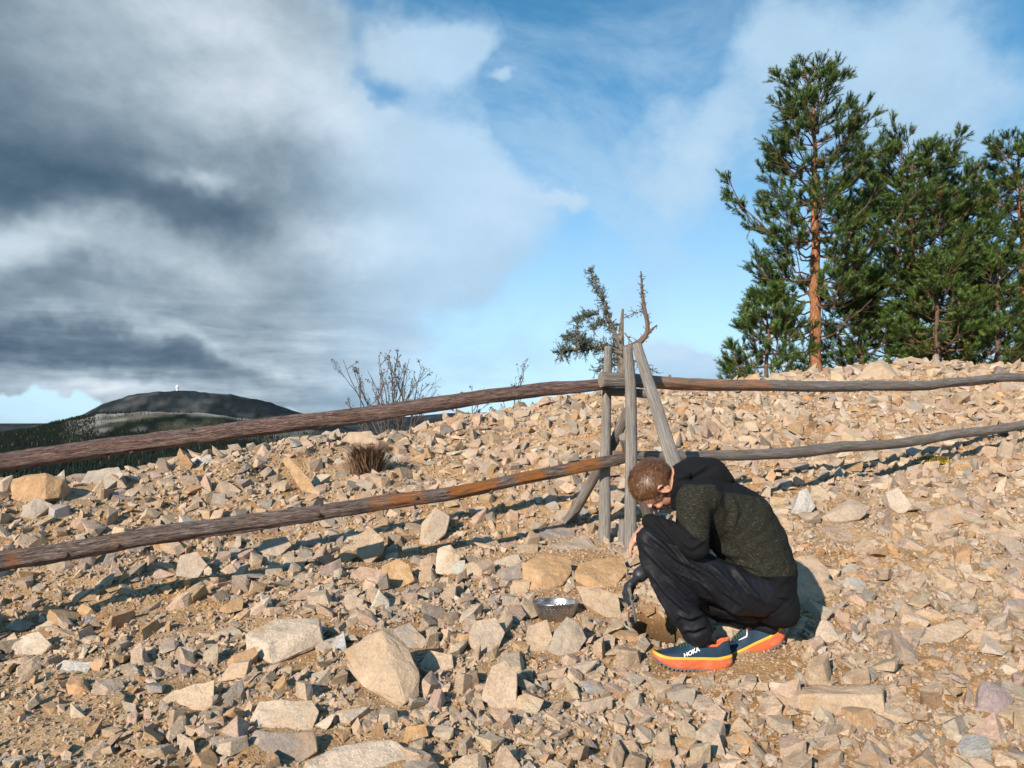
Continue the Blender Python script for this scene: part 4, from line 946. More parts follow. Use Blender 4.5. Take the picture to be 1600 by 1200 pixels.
# --- bare shrubs on and behind the crest
M_TWIG = plain('dark_twigs', (.085, .065, .055), .8, .2, 8, 0); M_LEAF = plain('withered_leaf', (.13, .085, .05), .7, .4, 9, 0)
def shrub(base, tips_px, d, seed, label, leafy=.5, tw_r=.008, grp='bare shrubs along the crest'):
    r = np.random.default_rng(seed); root = empty('bare_shrub', tuple(base), label, 'shrub', grp); st = MB(); lf = MB(); base = np.array(base)
    def leaf(q):
        a = r.normal(0, 1, 3); a /= np.linalg.norm(a); b = np.cross(a, r.normal(0, 1, 3)); b /= np.linalg.norm(b); s = r.uniform(.006, .013)
        lf.add([q - a * s, q + b * s * .7, q + a * s, q - b * s * .7], [(0, 1, 2, 3)])
    def grow(p, q, rad, lvl):
        n = 6; s = np.linspace(0, 1, n)[:, None]; L = np.linalg.norm(q - p); bow = np.array([r.normal(0, .06), r.normal(0, .06), .06 if lvl == 0 else .02]) * L
        pts = p + (q - p) * s + bow * np.sin(s * pi) + np.r_[np.zeros((1, 3)), r.normal(0, .012 * L, (n - 2, 3)), np.zeros((1, 3))]
        st.tube(pts, rad * (1 - .75 * s[:, 0]), 5 if lvl == 0 else 3, None, False)
        if r.uniform() < leafy: leaf(pts[-1]); leaf(pts[-1] + r.normal(0, .012, 3))
        if lvl < 3:
            for _ in range(int(r.integers(3, 6)) if lvl < 2 else 3):
                k = r.uniform(.25, .95); o = p + (q - p) * k + bow * np.sin(k * pi); dv = (q - p) / L + r.normal(0, .42, 3) + np.array([0, 0, .22]); dv /= np.linalg.norm(dv)
                grow(o, o + dv * L * (1.1 - k) * r.uniform(.35, .75), max(.0018, rad * .5), lvl + 1)
    for (px, py, dd) in tips_px: grow(base + r.normal(0, .02, 3), np.array(P(px, py, d + dd)[:]), tw_r, 0)
    st.build('stem', M_TWIG, root); lf.build('foliage', M_LEAF, root)
shrub(at(622, 9.6), [(536, 562, 0), (540, 628, .2), (580, 590, -.2), (606, 562, .2), (622, 545, 0), (575, 580, .1), (592, 556, -.1), (612, 572, -.2), (634, 566, .1), (648, 592, .2), (660, 570, 0), (560, 575, -.1), (628, 590, -.2), (640, 560, .3), (672, 575, 0), (682, 610, .2), (600, 600, .3), (660, 600, -.2), (560, 600, .1)], 9.6, 3,
      'leafless dark shrub with many thin stems, standing behind the left top rail', .55, .012)
shrub(at(797, 9.4), [(823, 560, 0), (812, 590, 0), (800, 600, .1), (785, 625, 0)], 9.4, 4, 'single thin bare sapling poking up behind the rail left of the fence corner', .3, .008)
shrub(at(745, 9.2), [(700, 630, 0), (738, 604, .1), (757, 605, 0), (770, 640, .2), (720, 650, .1), (790, 650, .1), (750, 640, 0)], 9.2, 6, 'low dark shrub whose twigs just show below the top rail', .5, .008)
shrub(at(1025, 10.2), [(1040, 590, 0), (1050, 603, .1), (1028, 600, 0)], 10.2, 8, 'tiny bare shrub under the right top rail beside the leaning brace', .3, .007)

# --- tufts
def tuft(name, px, py, w, h, n, seed, colr, label, cat, droop=.3):
    q = gpt(px, py)[0]; r = np.random.default_rng(seed); mb = MB(); d = q.y
    for _ in range(n):
        o = np.array(q[:]) + np.array([r.normal(0, w * .35), r.normal(0, w * .3), -.01]); a = r.uniform(0, 6.3); dv = np.array([cos(a) * .55, sin(a) * .55, 1]) ; L = h * r.uniform(.4, 1.1)
        e = o + dv * L * .6; e2 = o + dv * L + np.array([cos(a), sin(a), -1]) * L * droop
        c = np.array(colr) * r.uniform(.6, 1.4); s = np.array([-sin(a), cos(a), 0]) * .003
        mb.add([o - s, o + s, e + s * .8, e - s * .8, e2], [(0, 1, 2, 3), (3, 2, 4)], c)
    o = mb.build(name, attr_mat(name + '_blades', .8)); tag(o, label, cat)
tuft('grass_tuft', 574, 740, .13, .33, 1300, 1, (.17, .10, .06), 'dry reddish brown grass tuft on the slope below the bare shrub', 'grass tuft', .22)
tuft('moss_tuft', 1457, 722, .14, .10, 900, 2, (.38, .27, .04), 'small yellow and green plant growing under the lower right rail', 'plant', .4)
# ------------------------------------------------------------------ the crouching person
gq = gpt(1085, 1046); D0 = gq[1] + .02; DM = D0 + .13; DF = D0 + .26
ISO = bmesh.new(); bmesh.ops.create_icosphere(ISO, subdivisions=3, radius=1.0); ISO_V, ISO_F = bm_np(ISO)
class Body:
    def __init__(s): s.mb = MB()
    def ball(s, c, r, axes=None):
        r = np.array(r if np.ndim(r) else (r, r, r), float); V = ISO_V * r
        if axes is not None: V = V @ np.array(axes)
        s.mb.add(V + np.array(c), ISO_F)
    def chain(s, pts):
        """pts: (px, py, depth, radius in px[, half depth in m])"""
        Q_ = [(np.array(P(p[0], p[1], p[2])[:]), p[3] * p[2] / FOC, p[4] if len(p) > 4 else p[3] * p[2] / FOC) for p in pts]
        for (a, ra_, da), (b, rb, db) in zip(Q_[:-1], Q_[1:]):
            n = max(2, int(np.linalg.norm(b - a) / (min(ra_, rb) * .3)))
            for k in range(n + 1): t = k / n; s.ball(a + (b - a) * t, (ra_ + (rb - ra_) * t, da + (db - da) * t, ra_ + (rb - ra_) * t))
    def skin(s, voxel, smooth): return remesh(s.mb.mesh('b'), voxel, smooth)
# head frame: crown to the left, face down and turned a little away
Cv = np.array((-.93, -.25, .20)); Cv /= np.linalg.norm(Cv); Fv_ = np.array((-.10, .26, -.93)); Fv_ -= Cv * (Fv_ @ Cv); Fv_ /= np.linalg.norm(Fv_); Sv = np.cross(Cv, Fv_)
if Sv[1] > 0: Sv = -Sv
HO = np.array(P(1027, 757, DM)[:]); AX = [Cv, Fv_, Sv]
def hp(c, f, s_): return HO + Cv * c + Fv_ * f + Sv * s_
body = Body()
def hb(c, f, s_, r): body.ball(hp(c, f, s_), r, AX)
hb(.028, -.008, 0, (.092, .097, .076)); hb(.02, .03, 0, (.075, .065, .066)); hb(-.035, .035, 0, (.07, .058, .056)); hb(-.07, .055, 0, (.034, .040, .040)); hb(-.093, .078, 0, (.017, .018, .022))
for k in range(9): t_ = k / 8; hb(.012 - .050 * t_, .088 + .028 * t_ ** .8, 0, .0075 + .0045 * t_)
for sg in (-1, 1):
    hb(-.040, .103, sg * .010, (.009, .010, .010)); hb(.020, .086, sg * .030, (.009, .013, .022)); hb(-.018, .072, sg * .036, (.018, .020, .020)); hb(.002, .074, sg * .031, (.013, .014, .015))
    hb(-.066, .094, sg * .010, (.006, .008, .014)); hb(-.075, .092, sg * .007, (.006, .008, .013)); hb(-.055, .02, sg * .042, (.035, .03, .016))
    # ear: rim and lobe round a hollow
    for k in range(22):
        a = k / 21 * 5.2 - .9; hb(.008 + .027 * cos(a), -.012 + .016 * sin(a), sg * (.079 + .008 * (sin(a) < .2)), (.0052, .0052, .0065))
    hb(.0, -.010, sg * .074, (.022, .011, .008)); hb(-.018, -.004, sg * .078, (.011, .009, .006))
for k in range(8):
    t_ = k / 7; a = hp(-.045, -.030, 0); b_ = np.array(P(1082, 778, DM)[:]); body.ball(a + (b_ - a) * t_, .058 + .012 * t_)
# trunk and limbs under the clothes
body.chain([(1195,925,DM,34,.14),(1175,850,DM,42,.14),(1140,800,DM,40,.13),(1100,778,DM,26,.12)])
body.chain([(1092,782,D0+.0,16),(1088,800,D0-.06,15),(1088,856,D0-.09,14),(1050,835,D0-.05,12),(1016,820,D0+.02,9)])
body.chain([(1095,785,DF+.0,16),(1070,855,DF+.08,14),(1030,885,DF-.02,11),(1004,896,DM+.06,9)])
body.chain([(1180,925,D0+.06,22),(1090,890,D0,20),(1018,850,D0-.03,15),(1066,945,D0-.01,14),(1088,980,D0,11)])
body.chain([(1180,925,DF-.02,24),(1110,905,DF+.02,20),(1055,905,DF,15),(1130,950,DF-.04,13),(1188,976,DF-.09,10)])
def fingers(b, wrist, fwd, side, up, L=.17, curl=1.0, r0=.0085, fat=1.0):
    """palm, four unequal fingers and a thumb leaving the side of the palm"""
    wrist, fwd, side, up = [np.array(v, float) for v in (wrist, fwd, side, up)]
    fwd /= np.linalg.norm(fwd); side -= fwd * (side @ fwd); side /= np.linalg.norm(side); up = np.cross(fwd, side) * np.sign(np.cross(fwd, side) @ up)
    for u in np.linspace(.15, 1, 7):
        for v in (-1, -.33, .33, 1): b.ball(wrist + fwd * .082 * u + side * (.010 + .018 * u) * v * fat, (.012 * fat,) * 3)
    for q, (v, ln) in enumerate(((-1, .068), (-.33, .080), (.33, .076), (1, .060))):
        p = wrist + fwd * .084 + side * .028 * v * fat; d = fwd.copy(); 
        for seg in range(3):
            ang = curl * (.45, .95, .70)[seg] * (1 + .06 * q); d = d * cos(ang) - up * sin(ang); d /= np.linalg.norm(d); sl = ln * (.45, .32, .23)[seg]
            for k in range(5): b.ball(p + d * sl * k / 4, (r0 * fat * (1 - .07 * seg),) * 3)
            p = p + d * sl
    p = wrist + fwd * .025 - side * .026 * fat; d = fwd * .65 - side * .75 - up * .35; d /= np.linalg.norm(d)
    for seg in range(3):
        sl = (.04, .032, .026)[seg]
        for k in range(5): b.ball(p + d * sl * k / 4, (.0105 * fat,) * 3)
        p = p + d * sl; d = d + fwd * .35 + side * .3 * curl - up * .25 * curl; d /= np.linalg.norm(d)
# near hand: drooping over the far side of the near knee
fingers(body, P(1012, 819, D0 + .03)[:], (-.62, .25, -.75), (.15, 1, .2), (-.6, -.1, .7), curl=.45)
skin = body.skin(.0042, 2)
M_SKIN, t, b = mat('skin'); pp = t.new('ShaderNodeTexCoord').outputs['Object']
c = t.mix(t.maprange(t.noise(pp, 22, 4, .6), .3, .7), (.50, .235, .150), (.62, .335, .235)); t.put(b.inputs['Base Color'], c); b.inputs['Roughness'].default_value = .5
b.inputs['Subsurface Weight'].default_value = .12; b.inputs['Subsurface Radius'].default_value = (.012, .005, .003); b.inputs['Subsurface Scale'].default_value = .5
t.put(b.inputs['Normal'], t.bump(t.noise(pp, 260, 3, .6), .25, .001))
ploc = P(1120, 1020, DM); skin.transform(Matrix.Translation(-ploc)); 
person = bpy.data.objects.new('person', skin); COL.objects.link(person); person.location = ploc; skin.materials.append(M_SKIN)
skin.polygons.foreach_set('use_smooth', np.ones(len(skin.polygons), bool))
tag(person, 'person crouching with bowed head, in dark olive hoodie, black trousers and orange-soled shoes', 'person')

# --- hair: cap and short strands
hairpts = []
r = np.random.default_rng(3)
def vn3(q): p_ = np.array([q * 1.7]); return np.array([fbm(p_, 2, 81)[0], fbm(p_, 2, 83)[0], fbm(p_, 2, 85)[0]])
def hairline(f): return np.interp(f, [-.10, -.07, -.03, -.005, .02, .05, .085], [-.036, -.030, .004, .030, .014, .046, .066])
st = MB(); n = 0; cen = (.028, -.008); RA = np.array((.092, .097, .076)) * 1.008
cap = Body()
u = np.random.default_rng(5).normal(0, 1, (12000, 3)); u /= np.linalg.norm(u, axis=1, keepdims=True)
strandsV = []; strandsF = []; strandsC = []; nv = 0; whorl = np.array((.30, -.95, .1)); whorl /= np.linalg.norm(whorl)
for q in u:
    c_, f_, s_ = cen[0] + q[0] * RA[0], cen[1] + q[1] * RA[1], q[2] * RA[2]
    if c_ < hairline(f_) + .004: continue
    nr = q / RA; nr /= np.linalg.norm(nr); tg = q - whorl * (q @ whorl) ; tg = tg / max(np.linalg.norm(tg), .2); tg = tg - nr * (tg @ nr); tg = tg + .9 * vn3(q) + r.normal(0, .20, 3); tg = tg - nr * (tg @ nr); tg /= max(np.linalg.norm(tg), 1e-3)
    L = r.uniform(.022, .045) * (1.0 if c_ > .03 else .6); lift = r.uniform(.06, .32); o = np.array((c_, f_, s_)); p0 = o - nr * .003
    p1 = o + (tg * .5 + nr * lift * .5) * L; p2 = o + (tg + nr * lift * .62) * L; w = np.cross(nr, tg); wd = r.uniform(.0006, .0015)
    V = np.array([p0 - w * wd, p0 + w * wd, p1 - w * wd * .9, p1 + w * wd * .9, p2]); V = HO + V @ np.array(AX)
    strandsV.append(V); strandsF += [nv, nv + 1, nv + 3, nv, nv + 3, nv + 2, nv + 2, nv + 3, nv + 4]; nv += 5
    cc = np.array((.125, .058, .027)) * r.uniform(.35, 2.0); strandsC.append(np.tile(cc, (5, 1)))
# scalp cap under the strands
lat = []; NU, NVV = 46, 60; gi = {}
for i in range(NU + 1):
    for j in range(NVV):
        a = pi * i / NU; b2 = 2 * pi * j / NVV; q = np.array((cos(a), sin(a) * cos(b2), sin(a) * sin(b2))); gi[i, j] = q
capF = []; capV = []; ids = {}
def vid(i, j):
    j %= NVV
    if (i, j) not in ids: ids[i, j] = nv + len(capV); q = gi[i, j]; capV.append(HO + np.array((cen[0], cen[1], 0)) @ np.array(AX) + (q * RA * (1.012 + .012 * sin(7 * j) * sin(i * 3))) @ np.array(AX))
    return ids[i, j]
for i in range(NU):
    for j in range(NVV):
        q = gi[i, j]; c_, f_ = cen[0] + q[0] * RA[0], cen[1] + q[1] * RA[1]
        if c_ > hairline(f_) + .002:
            A_, B_, C_, D_ = vid(i, j), vid(i, j + 1), vid(i + 1, j + 1), vid(i + 1, j); capF += [A_, B_, C_, A_, C_, D_]
V = np.concatenate(strandsV + [np.array(capV)]); hm = mesh_np('hair', V, np.array(strandsF + capF), 3)
set_col(hm, 'col', np.concatenate(strandsC + [np.tile((.060, .030, .016), (len(capV), 1))]))
M_HAIR, t, b = mat('brown_hair'); t.put(b.inputs['Base Color'], t.attr('col', 0)); b.inputs['Roughness'].default_value = .38; b.inputs['Specular IOR Level'].default_value = .5
link('hair', hm, M_HAIR, person)

# --- cloth
def cloth_mat(name, colr, rough, weave=True):
    m_, t, b = mat(name); pp = t.new('ShaderNodeTexCoord').outputs['Object']
    n = t.noise(pp, 14, 5, .6); c = t.mix(n, tuple(x * .7 for x in colr), tuple(x * 1.35 for x in colr))
    dust = t.maprange(t.noise(pp, 34, 6, .75), .62, .78, 0, .07); c = t.mix(dust, c, (.20, .17, .14))
    t.put(b.inputs['Base Color'], c); b.inputs['Roughness'].default_value = rough; b.inputs['Specular IOR Level'].default_value = .22
    h = t.m('ADD', t.noise(pp, 30, 4, .6), t.m('MULTIPLY', t.noise(pp, 420, 2, .5), .10)); t.put(b.inputs['Normal'], t.bump(h, .35, .006)); return m_
M_BLACK = cloth_mat('black_jersey', (.0052, .0055, .0068), .9); M_TROU = cloth_mat('black_trouser_cloth', (.0092, .0100, .0132), .60)
def heather():
    m_, t, b = mat('heather_olive_knit'); pp = t.new('ShaderNodeTexCoord').outputs['Object']; w = t.noise(pp, 7, 3, .5, out=1)
    q = t.vadd(t.vmul(pp, (85, 85, 640)), t.vmul(w, (8, 8, 60))); s_ = t.noise(q, 1.0, 3, .6)
    f = t.maprange(s_, .50, .66, 0, 1, True); c = t.mix(f, (.0140, .0140, .0105), (.068, .064, .044)); c = t.mix(t.maprange(t.noise(pp, 5, 3, .5), .3, .7, 0, .4), c, (.022, .023, .017))
    t.put(b.inputs['Base Color'], c); b.inputs['Roughness'].default_value = .95; b.inputs['Specular IOR Level'].default_value = .15
    t.put(b.inputs['Normal'], t.bump(t.m('ADD', s_, t.m('MULTIPLY', t.noise(pp, 300, 2, .5), .4)), .35, .003)); return m_
M_HEATHER = heather()
def fold(me, fn, amp=1.0):
    V = get_co(me).astype(float); N_ = get_no(me).astype(float); px, py, d = to_px(V)
    V += N_ * (fn(V, px, py, d) * amp)[:, None]; me.vertices.foreach_set('co', V.astype(np.float32).ravel()); me.update()
def creases(px, py, lines, w, h):
    """cloth drawn into folds along given lines: a ridge with a furrow beside it"""
    out = np.zeros(len(px))
    for ln in lines:
        k = 1.0; p_ = ln
        if isinstance(ln[0], float): k, p_ = ln[0], ln[1:]
        best = np.full(len(px), 1e9); sgn = np.ones(len(px)); tt = np.zeros(len(px)); nseg = len(p_) - 1
        for i in range(nseg):
            a = np.array(p_[i], float); b = np.array(p_[i + 1], float); ab = b - a; l2 = ab @ ab
            t_ = np.clip(((px - a[0]) * ab[0] + (py - a[1]) * ab[1]) / l2, 0, 1); ex = px - a[0] - t_ * ab[0]; ey = py - a[1] - t_ * ab[1]
            dd = np.hypot(ex, ey); m_ = dd < best; best = np.where(m_, dd, best); sgn = np.where(m_, np.sign(ab[0] * ey - ab[1] * ex), sgn); tt = np.where(m_, (i + t_) / nseg, tt)
        env = np.clip(np.sin(np.clip(tt, .02, .98) * pi) * 1.6, 0, 1); x = best * sgn
        out += k * h * env * (np.exp(-(x / w) ** 2) - .75 * np.exp(-((x - 1.9 * w) / (1.2 * w)) ** 2))
    return out
JL = [[(1118,772),(1108,805),(1106,840),(1112,872)],[(1108,850),(1150,878),(1205,895)],[(1122,872),(1165,896),(1220,903)],[(1150,905),(1180,928),(1215,948)],[(1170,915),(1200,930),(1238,934)],
      [(1112,835),(1128,858),(1160,872)],[(1140,770),(1150,800),(1145,830)]]
AL = [[(1018,806),(1046,836),(1076,872)],[(1030,806),(1058,834),(1084,866)],[(1044,810),(1066,832),(1082,852)],[.45,(1070,798),(1090,816),(1112,824)],[.35,(1066,822),(1080,838),(1100,838)],[.3,(1076,782),(1094,796),(1110,800)],[.6,(1066,848),(1082,856),(1104,842)]]
TL = [[(1004,826),(1040,856),(1092,902),(1150,958)],[(1030,820),(1075,880),(1130,925),(1178,956)],[(998,848),(1040,892),(1098,940),(1122,962)],[(1064,872),(1108,898),(1156,940)],[(1140,880),(1165,912),(1196,948)],[(1108,880),(1140,912),(1166,946)],
      [(995,862),(1026,925),(1072,990)],[(1006,880),(1042,928),(1082,962)],[(1040,902),(1072,934),(1096,942)],[(1028,935),(1056,970),(1078,1000)],[(1060,960),(1078,966),(1104,956)],[(1066,982),(1084,984),(1108,974)],[(1088,905),(1126,944),(1160,962)]]
def ridged(q, seed=0, o=3):
    w = 1 - np.clip(np.abs(fbm(q, o, seed)) * 2.4, 0, 1); m_ = np.clip(fbm(np.asarray(q) * .35 + 9, 2, seed + 3) + .55, 0, 1.1)
    return w * w * m_ * 1.3
jk = Body()
jk.chain([(1213,948,DM,30,.165),(1206,938,DM,38,.17),(1195,925,DM,46,.17),(1192,890,DM,50,.175),(1174,850,DM,55,.18),(1152,818,DM,58,.185),(1124,794,DM,50,.19),(1097,775,DM,42,.185),(1078,768,DM,32,.15)])
jk.chain([(1158,890,DM,28,.16),(1178,908,DM,34,.17),(1208,944,DM,33,.17)]); jk.chain([(1125,800,DM-.06,46,.13),(1100,784,D0+.0,34),(1092,786,D0-.03,30)])
jk.chain([(1100,778,D0-.02,32),(1086,782,D0-.05,30),(1084,805,D0-.07,27),(1087,832,D0-.09,22),(1089,854,D0-.09,20)])
jk.chain([(1089,856,D0-.09,20),(1070,847,D0-.08,19),(1048,834,D0-.055,18),(1030,823,D0-.03,16),(1015,815,D0-.0,13)])
jk.chain([(1100,780,DF+.03,32),(1084,800,DF+.07,27),(1072,850,DF+.08,20),(1050,868,DF+.05,19),(1028,882,DF-.02,14),(1014,888,DM+.08,12)])
jm = jk.skin(.005, 4)
axt = np.array((.70, .71))
def jfold(V, px, py, d):
    arm = (px < 1116) & (d < D0 + .02)
    # sleeve: rings squeezed at elbow and forearm; torso: long diagonal drags
    q1 = np.stack([V[:, 0] * 9, V[:, 1] * 9, V[:, 2] * 26], 1); q2 = np.stack([(V[:, 0] * .80 + V[:, 2] * .60) * 5, V[:, 1] * 5, (V[:, 2] * .80 - V[:, 0] * .60) * 17], 1)
    fa = np.stack([(V[:, 0] * .45 + V[:, 2] * .89) * 8, V[:, 1] * 8, (V[:, 0] * .89 - V[:, 2] * .45) * 46], 1)
    low = (py > 862) | (px < 1068)
    r1 = ridged(q1, 3, 2); r2 = ridged(q2, 5, 2); r3 = ridged(fa, 7, 2)
    out = np.where(arm, np.where(px < 1078, .0085 * r3, .0045 * r1), .0065 * r2 * np.clip((px - 1100) / 40, .2, 1))
    return out * .35 + np.where(arm, creases(px, py, AL, 3.2, .010), creases(px, py, JL, 5.0, .011)) * (d < DM) - .001
fold(jm, jfold)
V = get_co(jm); px, py, d = to_px(V)
po = np.zeros(len(jm.polygons) * 3, np.float32); jm.polygons.foreach_get('center', po); px, py, d = to_px(po.reshape(-1, 3))
arm = (d < D0 + .035) & (px < 1118) & (py < 900)
blk = (py > 903 + (px - 1167) * -.05) & ~arm                         # hem band
blk |= arm & ((py > 846 + (px - 1100) * .35) | (px < 1086) & (py > 800 + np.maximum(px - 1046, 0) * 1.0))          # elbow and forearm
blk |= (~arm | (py < 757)) & (py < 765 + (px - 1110) * .15) & (px < 1205)                    # yoke under the hood
blk |= (d > DM + .12)
jm.polygons.foreach_set('material_index', np.where(blk, 1, 0).astype(np.int32))
jacket = link('jacket', jm, [M_HEATHER, M_BLACK], person, True)
jm.polygons.foreach_set('material_index', np.where(blk, 1, 0).astype(np.int32))
hd = Body()
hd.chain([(1060,785,DM,14,.085),(1064,766,DM,19,.105),(1071,749,DM,28,.12),(1086,742,DM,29,.125),(1110,741,DM,26,.12),(1128,748,DM,15,.10),(1138,751,DM,8,.07)])
hd.chain([(1058,788,D0+.045,11),(1060,769,D0+.025,12),(1067,753,D0+.02,16)])
hm_ = hd.skin(.006, 4)
def hfold(V, px, py, d):
    k = creases(px, py, [[(1052,748),(1082,741),(1112,724)],[(1066,757),(1104,757),(1142,755)],[(1060,728),(1056,750),(1050,780)]], 3.5, .010)
    q = np.stack([V[:, 0] * 6 + V[:, 2] * 5, V[:, 1] * 7, V[:, 2] * 16 - V[:, 0] * 12], 1); return k + .002 * ridged(q, 21, 2) - .004 * np.exp(-((py - 757) / 3.5) ** 2) * (px > 1075)
fold(hm_, hfold); link('hood', hm_, M_BLACK, jacket, True)
tr = Body()
tr.chain([(1196,930,D0+.06,30,.11),(1182,926,D0+.03,37),(1150,922,D0+.01,38),(1110,902,D0-.01,34),(1060,870,D0-.025,28),(1026,851,D0-.03,25),(1015,843,D0-.03,22)])
tr.chain([(1015,845,D0-.03,22),(1024,870,D0-.025,25),(1040,905,D0-.02,29),(1062,945,D0-.01,30),(1078,968,D0,28),(1086,982,D0,26),(1091,990,D0,22)])
tr.chain([(1190,928,DM,34,.15),(1202,932,DM,26,.14)])
tr.chain([(1190,930,DF-.03,30),(1150,918,DF,34),(1100,902,DF+.02,32),(1055,900,DF,27)])
tr.chain([(1055,902,DF,26),(1085,925,DF-.02,26),(1130,950,DF-.04,24),(1175,968,DF-.07,20),(1200,978,DF-.09,17)])
tr.chain([(1120,935,DM,28,.08),(1170,945,DM,28,.08)])
tm = tr.skin(.005, 3)
def tfold(V, px, py, d):
    a = (.905, -.41); u_ = V[:, 0] * a[0] + V[:, 2] * a[1]; v_ = V[:, 2] * a[0] - V[:, 0] * a[1]
    a2 = (.50, -.866); u2 = V[:, 0] * a2[0] + V[:, 2] * a2[1]; v2 = V[:, 2] * a2[0] - V[:, 0] * a2[1]
    thigh = ridged(np.stack([u_ * 3.2, V[:, 1] * 8, v_ * 19], 1), 31, 3); shin = ridged(np.stack([u2 * 3.6, V[:, 1] * 8, v2 * 22], 1), 33, 3)
    ank = ridged(np.stack([u2 * 22, V[:, 1] * 7, v2 * 7], 1), 35, 2)
    isshin = np.clip((py - (885 + (px - 1050) * .95)) / 18, 0, 1) * (px < 1125); an = np.clip((py - 955) / 25, 0, 1) * isshin
    nearleg = d < D0 + .06
    return creases(px, py, TL, 3.4, .012) * nearleg + .0045 * (thigh * (1 - isshin) + shin * isshin * (1 - an)) + .004 * an * ank - .002
fold(tm, tfold); link('trousers', tm, M_TROU, person, True)

# --- far hand in a black work glove
gl = Body(); gl.chain([(1022,884,DM+.10,11),(1010,890,DM+.07,11),(1000,898,DM+.05,12)])
fingers(gl, P(1004, 896, DM + .06)[:], (-.75, -.25, -.55), (.1, -.95, .35), (-.5, .0, .85), curl=1.05, fat=1.30)
gm = gl.skin(.0045, 2); fold(gm, lambda V, px, py, d: .004 * ridged(V * 34, 41, 2)); 
link('glove', gm, plain('worn_black_leather', (.022, .024, .030), .5, .5, 40, .5, .004, spec=.5), person, True)
# --- short tool held upright in the glove
tool = MB(); ta, tb = P(983, 918, DM - .02), P(994, 972, DM - .01)
tool.tube([ta, ta.lerp(tb, .5), tb], [.0075, .0065, .005], 8, (1, 1, 1), True, .05, 3, .01)
tag(tool.build('digging_stick', M_GREY, None, True), 'short pale wooden stick held in the black glove at the edge of the dark hole', 'stick')

